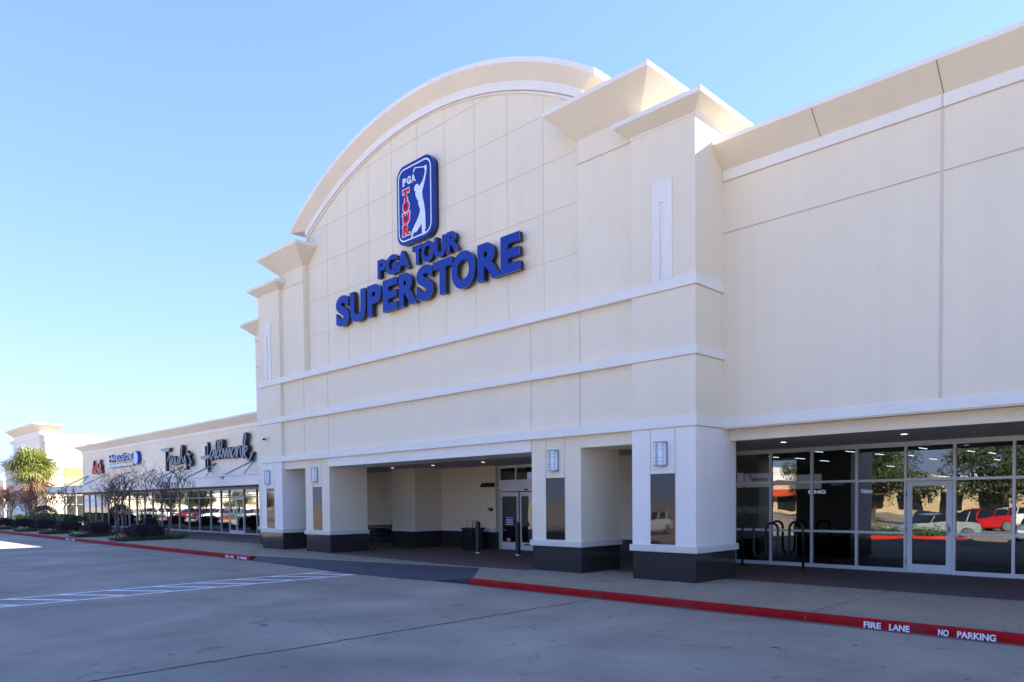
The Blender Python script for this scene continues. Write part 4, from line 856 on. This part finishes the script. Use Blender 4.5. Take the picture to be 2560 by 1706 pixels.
# bare crepe myrtles
def myrtle(seed, height, width, nleaf, leafmat, stems=4):
    r = random.Random(seed); wood = MB(); tw = MB(); tips = []
    def grow(p, d, ln, rad, lev):
        n = 4; pts = [p.copy()]; q = p.copy(); dd = d.copy()
        for i in range(n):
            dd = (dd+Vector((r.gauss(0, .09), r.gauss(0, .09), .05))).normalized(); q = q+dd*ln/n; pts.append(q.copy())
        rs_ = [rad*(1-.45*i/n) for i in range(n+1)]
        (wood if lev < 2 else tw).tube(pts, [max(q_, .0088) for q_ in rs_], 5 if lev < 2 else 3, 0, cap=False)
        if lev >= 5: tips.append((pts[-1], dd)); return
        k = 3 if lev < 3 else 2
        for j in range(k):
            a = Vector((r.gauss(0, 1), r.gauss(0, 1), r.gauss(0, .35))).normalized()
            nd = (dd*1.0+a*(.55+.08*lev)+Vector((0, 0, .14))).normalized()
            start = pts[-1] if j < 2 else pts[2]
            grow(start, nd, ln*r.uniform(.58, .82), rs_[-1]*.78, lev+1)
    for s in range(stems):
        a = 2*math.pi*s/stems+r.uniform(-.4, .4); d = Vector((math.cos(a)*.34, math.sin(a)*.34, 1)).normalized()
        grow(Vector((math.cos(a)*.08, math.sin(a)*.08, 0)), d, height*.26, .045, 0)
    zs = max(t[0].z for t in tips); xs_ = max(max(abs(t[0].x), abs(t[0].y)) for t in tips)
    fz = height/zs; fx = width/2/xs_
    for mb in (wood, tw): mb.v = [(x*fx, y*fx, z*fz) for x, y, z in mb.v]
    lf = MB()
    for p, d in tips:
        p = Vector((p.x*fx, p.y*fx, p.z*fz))
        for _ in range(nleaf):
            if r.random() < .35:
                c = p+Vector((r.gauss(0, .06), r.gauss(0, .06), r.gauss(0, .06))); s = r.uniform(.015, .038)
                a = Vector((r.gauss(0, 1), r.gauss(0, 1), r.gauss(0, 1))).normalized()*s; b = a.orthogonal().normalized()*s*.7
                lf.face([c-a, c+b, c+a, c-b])
    return wood, tw, lf
for i, (X, ty, h_, w__, nl, lm, sd, desc, st_) in enumerate([(-38.5, 14.02, 4.0, 3.5, 3, LEAFB, 2, 'bare grey crepe myrtle with dark seed heads nearest the entrance', 3), (-45.3, 14.05, 3.9, 3.6, 5, LEAFR, 14, 'bare crepe myrtle with rusty leaves before the shop windows', 4),
        (-58.2, 14.04, 3.5, 3.4, 4, LEAFB, 23, 'dark bare crepe myrtle right of the palm', 4), (-64.7, 14.02, 3.4, 3.4, 16, LEAFR, 31, 'rust leaved crepe myrtle standing before the palm trunk', 4), (-71.2, 13.6, 3.5, 3.6, 18, LEAFR, 41, 'rust leaved crepe myrtle at the left picture edge', 4), (-77.5, 14.5, 3.5, 3.4, 16, LEAFR, 47, 'rust leaved crepe myrtle behind the leftmost one', 4)]):
    t = thing('crepe_myrtle', (X, ty, S), desc, 'tree', 'crepe myrtles along the shop pavement'); a, b, c = myrtle(sd, h_, w__, nl, lm, st_)
    a.build('trunk', BARK, t, world=False, smooth=True); b.build('twigs', TWIG, t, world=False); c.build('leaves', lm, t, world=False)
# palms
def palm(loc, th, rad, seed, label):
    r = random.Random(seed); t = thing('palm_tree', loc, label, 'palm tree', 'palms before the corner building')
    q = MB(); n = 14; q.tube([(0, 0, th*i/n) for i in range(n+1)], [.30-.05*i/n+(.03 if i % 2 else 0) for i in range(n+1)], 12); q.build('trunk', PALMB, t, world=False)
    lv = MB(); dv = MB()
    for k in range(54):
        dead = k > 48
        az = r.uniform(0, 6.283); el = r.uniform(-.35, 1.35) if not dead else r.uniform(-1.1, -.5)
        d = Vector((math.cos(az)*math.cos(el), math.sin(az)*math.cos(el), math.sin(el))); c = Vector((0, 0, th)); pl = rad*r.uniform(.40, .55)
        mid = c+d*pl*.55+Vector((0, 0, .05)); hub = c+d*pl-Vector((0, 0, .10*pl))
        mbx = dv if dead else lv; mbx.tube([c, mid, hub], .018, 4)
        side = d.cross(Vector((0, 0, 1))); side = side.normalized() if side.length > .1 else Vector((1, 0, 0)); upv = side.cross(d)
        fl_ = rad*r.uniform(.55, .74)
        for j in range(22):
            a = -1.8+3.6*j/21; ld = (d*math.cos(a)+side*math.sin(a)+upv*r.uniform(-.12, .2)).normalized()
            L = fl_*(1-.20*abs(a)/1.9); wv = ld.cross(upv).normalized()*.040
            p1 = hub+ld*L*.55+Vector((0, 0, -.03)); p2 = hub+ld*L*.85-Vector((0, 0, .12*L)); p3 = hub+ld*L-Vector((0, 0, .34*L))
            mbx.face([hub, p1-wv, p1+wv]); mbx.face([p1-wv, p2-wv*.6, p2+wv*.6, p1+wv]); mbx.face([p2-wv*.6, p3, p2+wv*.6])
    lv.build('fronds', LEAFF, t, world=False); dv.build('dry_fronds', LEAFD, t, world=False)
palm((-80, 17.3, S), 5.0, 2.55, 3, 'bushy fan palm with sunlit crown before the corner building'); palm((-86.5, 19.0, S), 4.4, 2.2, 8, 'second fan palm standing close behind the sunlit one')
h = hedge_mesh(20, 1.2, .98, 8, LEAFH, 9000, size=.10).build('long_hedge', LEAFH); h.location = (-74.5, 17.0, S); tag(h, 'long clipped green hedge behind the plum shrubs', 'hedge')
q = MB(); r = random.Random(2); leafcloud(q, 5000, lambda r: (lambda a, e, k: (1.0*k*math.cos(a)*math.cos(e), 1.0*k*math.sin(a)*math.cos(e), .85+.85*k*math.sin(e)))(r.uniform(0, 6.28), r.uniform(-1.2, 1.57), r.uniform(.7, 1.05)), .10, r)
h = q.build('round_shrub', LEAFH); h.location = (-70.2, 16.0, S); tag(h, 'dark rounded shrub standing above the long hedge', 'shrub')
cn_ = thing('litter_bin', (-45.3, 15.65, S), 'black slatted litter bin on the pavement behind the shrubs', 'litter bin')
q = MB(); [q.box(.30*math.cos(t*.3307)-.025, .30*math.cos(t*.3307)+.025, .30*math.sin(t*.3307)-.025, .30*math.sin(t*.3307)+.025, .05, .98) for t in range(19)]; q.lathe([(.26, .05), (.26, .8)], n=16); q.build('body', BLACK, cn_, world=False)
q = MB(); q.lathe([(.34, .90), (.36, .94), (.34, .98), (.26, .96), (.26, .90)], n=20); q.build('rim', BLACK, cn_, world=False)

# ------------------------------------------------------------------ what the glass reflects: lot beyond the camera
def suv(color, cname):
    P = mat('paint_'+cname, color, 0.22, spec=.7); b = MB()
    # stations along y (front = +y): (y, half width, z bottom, z belt)
    st_ = [(2.32, .70, .38, .62), (2.22, .86, .30, .80), (1.7, .92, .26, .96), (1.0, .94, .25, 1.04), (0, .94, .25, 1.06), (-1.2, .94, .25, 1.10), (-1.9, .92, .28, 1.12), (-2.2, .88, .32, 1.08), (-2.32, .78, .40, .75)]
    rings = [[(-w_*.90, y, zb), (-w_, y, zb+.12), (-w_, y, (zb+zt)/2), (-w_*.95, y, zt-.08), (-w_*.80, y, zt), (w_*.80, y, zt), (w_*.95, y, zt-.08), (w_, y, (zb+zt)/2), (w_, y, zb+.12), (w_*.90, y, zb)] for y, w_, zb, zt in st_]
    for ra, rb in zip(rings, rings[1:]):
        for i in range(10):
            j = (i+1) % 10; b.face([ra[i], rb[i], rb[j], ra[j]])
    b.face(rings[0]); b.face(rings[-1][::-1])
    g_ = MB()   # greenhouse
    gs = [(1.15, .78, 1.02, 1.03), (.45, .76, 1.03, 1.50), (-.3, .76, 1.05, 1.62), (-1.3, .75, 1.08, 1.60), (-2.0, .74, 1.08, 1.38), (-2.22, .76, 1.05, 1.09)]
    rg = [[(-w_, y, zb), (-w_*.84, y, zt), (w_*.84, y, zt), (w_, y, zb)] for y, w_, zb, zt in gs]
    roof = MB()
    for ra, rb in zip(rg, rg[1:]):
        for i in (0, 2): g_.face([ra[i], rb[i], rb[i+1], ra[i+1]])
        g_.face([ra[1], rb[1], rb[2], ra[2]])
    for ra, rb in list(zip(rg, rg[1:]))[1:4]:
        a_, b1, c1, d1 = [Vector(p)+Vector((0, 0, .015)) for p in (ra[1], rb[1], rb[2], ra[2])]; roof.face([a_, b1, c1, d1])
    for y in (.30, -.75, -1.75):
        for s in (-1, 1): roof.tube([(s*.785, y+.25, 1.04), (s*.655, y-.05, 1.60 if y < 0 else 1.5)], .035, 5)
    return P, b, g_, roof
def make_car(color, cname, loc, rz, label):
    P, b, g_, roof = suv(color, cname); t = thing('parked_car', loc, label, 'car', 'cars parked beyond the lane, seen in the windows'); t.rotation_euler = (0, 0, rz)
    b.build('body', P, t, world=False, smooth=False, bevel=.05); g_.build('windows', CGLASS, t, world=False); roof.build('roof', P, t, world=False)
    for sx in (-1, 1):
        for y in (1.42, -1.42):
            q = MB(); q.lathe([(.30, -.12), (.36, -.10), (.36, .10), (.30, .12)], n=20); q.v = [(z+sx*.86, x+y, y_+.36) for x, y_, z in q.v]; w_ = q.build('wheel', TYRE, t, world=False)
            q = MB(); q.lathe([(.001, .0), (.20, .0), (.29, .02), (.30, .0)], n=20); q.v = [(sx*(.985+z), x+y, y_+.36) for x, y_, z in q.v]; q.build('rim', RIM, w_, world=False)
        q = MB(); q.box(sx*.55-.18, sx*.55+.18, 2.2, 2.30, .68, .80); q.build('headlight', HEADL, t, world=False)
        q = MB(); q.box(sx*.70-.14, sx*.70+.14, -2.30, -2.12, .86, 1.02); q.build('tail_light', TAIL, t, world=False)
    return t
def gz(y): return lotz(y)
carlist = [((.27, .31, .32), 'silver', -12.4, -7.9, .78, 'silver sport utility car mirrored in the glass door'), ((.45, .01, .015), 'red', -13.4, -22.2, .78, 'red sport utility car mirrored right of the glass door'), ((.75, .75, .75), 'white', -13.0, -28.2, .78, 'white sport utility car mirrored behind the red one'),
    ((.22, .26, .32), 'blue_grey', -7.4, -9.0, 0, 'blue grey car mirrored at the right picture edge'), ((.02, .02, .025), 'black', -14.5, -16.0, 3.14, 'black car mirrored behind the silver one'), ((.75, .75, .74), 'white_b', -30, -16, 0, 'white car mirrored in the second tall window'),
    ((.7, .7, .7), 'white_c', -99, -5.5, 0, 'white car mirrored left of the shop doors'), ((.10, .13, .2), 'navy', -94, -6, 3.14, 'navy car mirrored beside the shop doors'), ((.5, .52, .52), 'silver_b', -89, -5.6, 0, 'silver car mirrored in the shop doors'), ((.03, .03, .03), 'black_b', -105, -6, 0, 'black car mirrored in the shop windows'), ((.7, .71, .72), 'white_d', -118, -5.6, 3.14, 'white car mirrored near the far end of the shop row'), ((.2, .02, .02), 'maroon', -111, -6.0, 0, 'maroon car mirrored near the middle of the shop row'), ((.35, .36, .38), 'grey', -127, -5.8, 0, 'grey car mirrored at the far end of the shop row')]
for c, n, x, y, rz, lb in carlist: make_car(c, n, (x, y, gz(y)), rz, lb)
# kerbed islands
def island(x0, x1, y0, y1, lab):
    zb = gz(y1)-.02; t = thing('planted_island', ((x0+x1)/2, (y0+y1)/2, gz((y0+y1)/2)), lab, 'planted island', 'planted islands in the lot'); q = MB(); q.prism([(x0, 0), (x1, 0)], 0, 1) if False else None
    P = [(p[0], p[1]) for p in rr(x0, x1, y0, y1, 1.0, 5)]; n = len(P)
    top_ = [(x, y, gz(y)+.15) for x, y in P]; bot = [(x, y, gz(y)-.1) for x, y in P]; inn_ = [((x-(x0+x1)/2)*.94+(x0+x1)/2, (y-(y0+y1)/2)*.90+(y0+y1)/2, gz(y)+.15) for x, y in P]
    for i in range(n):
        j = (i+1) % n; q.face([bot[i], bot[j], top_[j], top_[i]]); q.face([top_[i], top_[j], inn_[j], inn_[i]])
    q.build('red_kerb', mat('island_kerb', (.55, .02, .012), .6), t); q = MB(); q.face([(x, y, z-.01) for x, y, z in inn_]); q.build('mulch', mat('mulch', (.12, .08, .05), .95), t)
    r_ = random.Random(int(x0)); q = MB(); leafcloud(q, 3500, lambda r: (r.uniform(x0+.6, x1-.6), r.uniform(y0+.6, y1-.6), gz((y0+y1)/2)+.15+abs(r.gauss(0, .22))), .12, r_); q.build('shrubs', LEAFH, t)
island(-15.5, -9.6, -4.2, -.9, 'red kerbed planted island mirrored in the glass door'); island(-29, -20, -3.6, -.9, 'red kerbed planted island mirrored in the second tall window')
island(-88, -80, -2.4, .6, 'red kerbed planted island mirrored in the shop doors'); island(-116, -108, -2.4, .6, 'red kerbed planted island mirrored in the shop windows')
def oak(seed, H_, R_):
    r_ = random.Random(seed); tr_ = MB(); tr_.tube([(0, 0, 0), (.1, 0, H_*.2), (0, .1, H_*.4)], [.35, .28, .22], 8); lv = MB(); cl = []
    for k in range(26):
        a = r_.uniform(0, 6.28); rr_ = R_*math.sqrt(r_.random())*.85; z = H_*r_.uniform(.38, .88); c = Vector((rr_*math.cos(a), rr_*math.sin(a), z)); s = R_*r_.uniform(.22, .38); cl.append((c, s))
        tr_.tube([(0, .05, H_*.36), tuple(c*.5+Vector((0, 0, H_*.22))), tuple(c)], [.12, .07, .03], 5)
    for c, s in cl:
        leafcloud(lv, 750, lambda r: tuple(c+Vector((r.gauss(0, 1), r.gauss(0, 1), r.gauss(0, .7))).normalized()*s*r.random()**.4), .22, r_)
    return tr_, lv
tr_, lv = oak(5, 8.5, 5.0); t0 = thing('live_oak', (-14, -33, -.6), 'x', 'tree', 'oaks beyond the parked cars'); tr_.build('trunk', OAKB, t0, world=False); lv.build('crown', LEAFO, t0, world=False)
for i, (x, y, s) in enumerate([(-16, -40, 1.15), (-25, -36, .95), (-7, -38, 1.1), (4, -36, .95), (-31, -46, 1.0), (-40, -62, 1.1), (-104, -22, .55), (-122, -26, .6), (-146, -30, .6), (-170, -32, .7), (-205, -44, .8), (-240, -50, .8), (-2, -54, 1.3), (-92, -18, .5)]):
    c = t0 if i == 0 else dup(t0, (x, y, -.6), rz=i*1.3, sc=s); c['label'] = 'green oak crown beyond the parked cars, mirrored in the store glass'
tb_ = thing('market_building', (-46, -82, -.6), 'low tan and red building mirrored in the second tall window', 'building')
bx('wall', TAN, tb_, (-60, -45, -95, -80, -.6, 6.2, 0)); bx('red_awning', BRICKR, tb_, (-60, -45, -80, -78.6, 2.2, 3.2, 0)); bx('parapet', WHITE, tb_, (-58, -47, -79.9, -78.9, 4.6, 6.8, 0))
bx('window', CGLASS, tb_, *[(x, x+3.2, -80.05, -79.9, -.2, 2.1, 0) for x in range(-59, -47, 4)])
tb2 = thing('market_building', (-5, -75, -.6), 'low pale building mirrored behind the oaks', 'building'); bx('wall', TAN, tb2, (-42, 20, -90, -76, -.6, 4.6, 0)); bx('roof_edge', WHITE, tb2, (-42.2, 20.2, -90, -75.7, 4.0, 4.7, 0)); bx('window', CGLASS, tb2, *[(x, x+3, -76.05, -75.9, 0, 2.4, 0) for x in range(-40, 18, 5)])
tb3 = thing('market_building', (-330, -90, -.6), 'long pale building mirrored in the shop row glass', 'building'); bx('wall', CREAM, tb3, (-430, -240, -110, -90, -.6, 5.0, 0)); bx('roof_edge', WHITE, tb3, (-430.2, -239.8, -110, -89.7, 5.0, 5.7, 0))
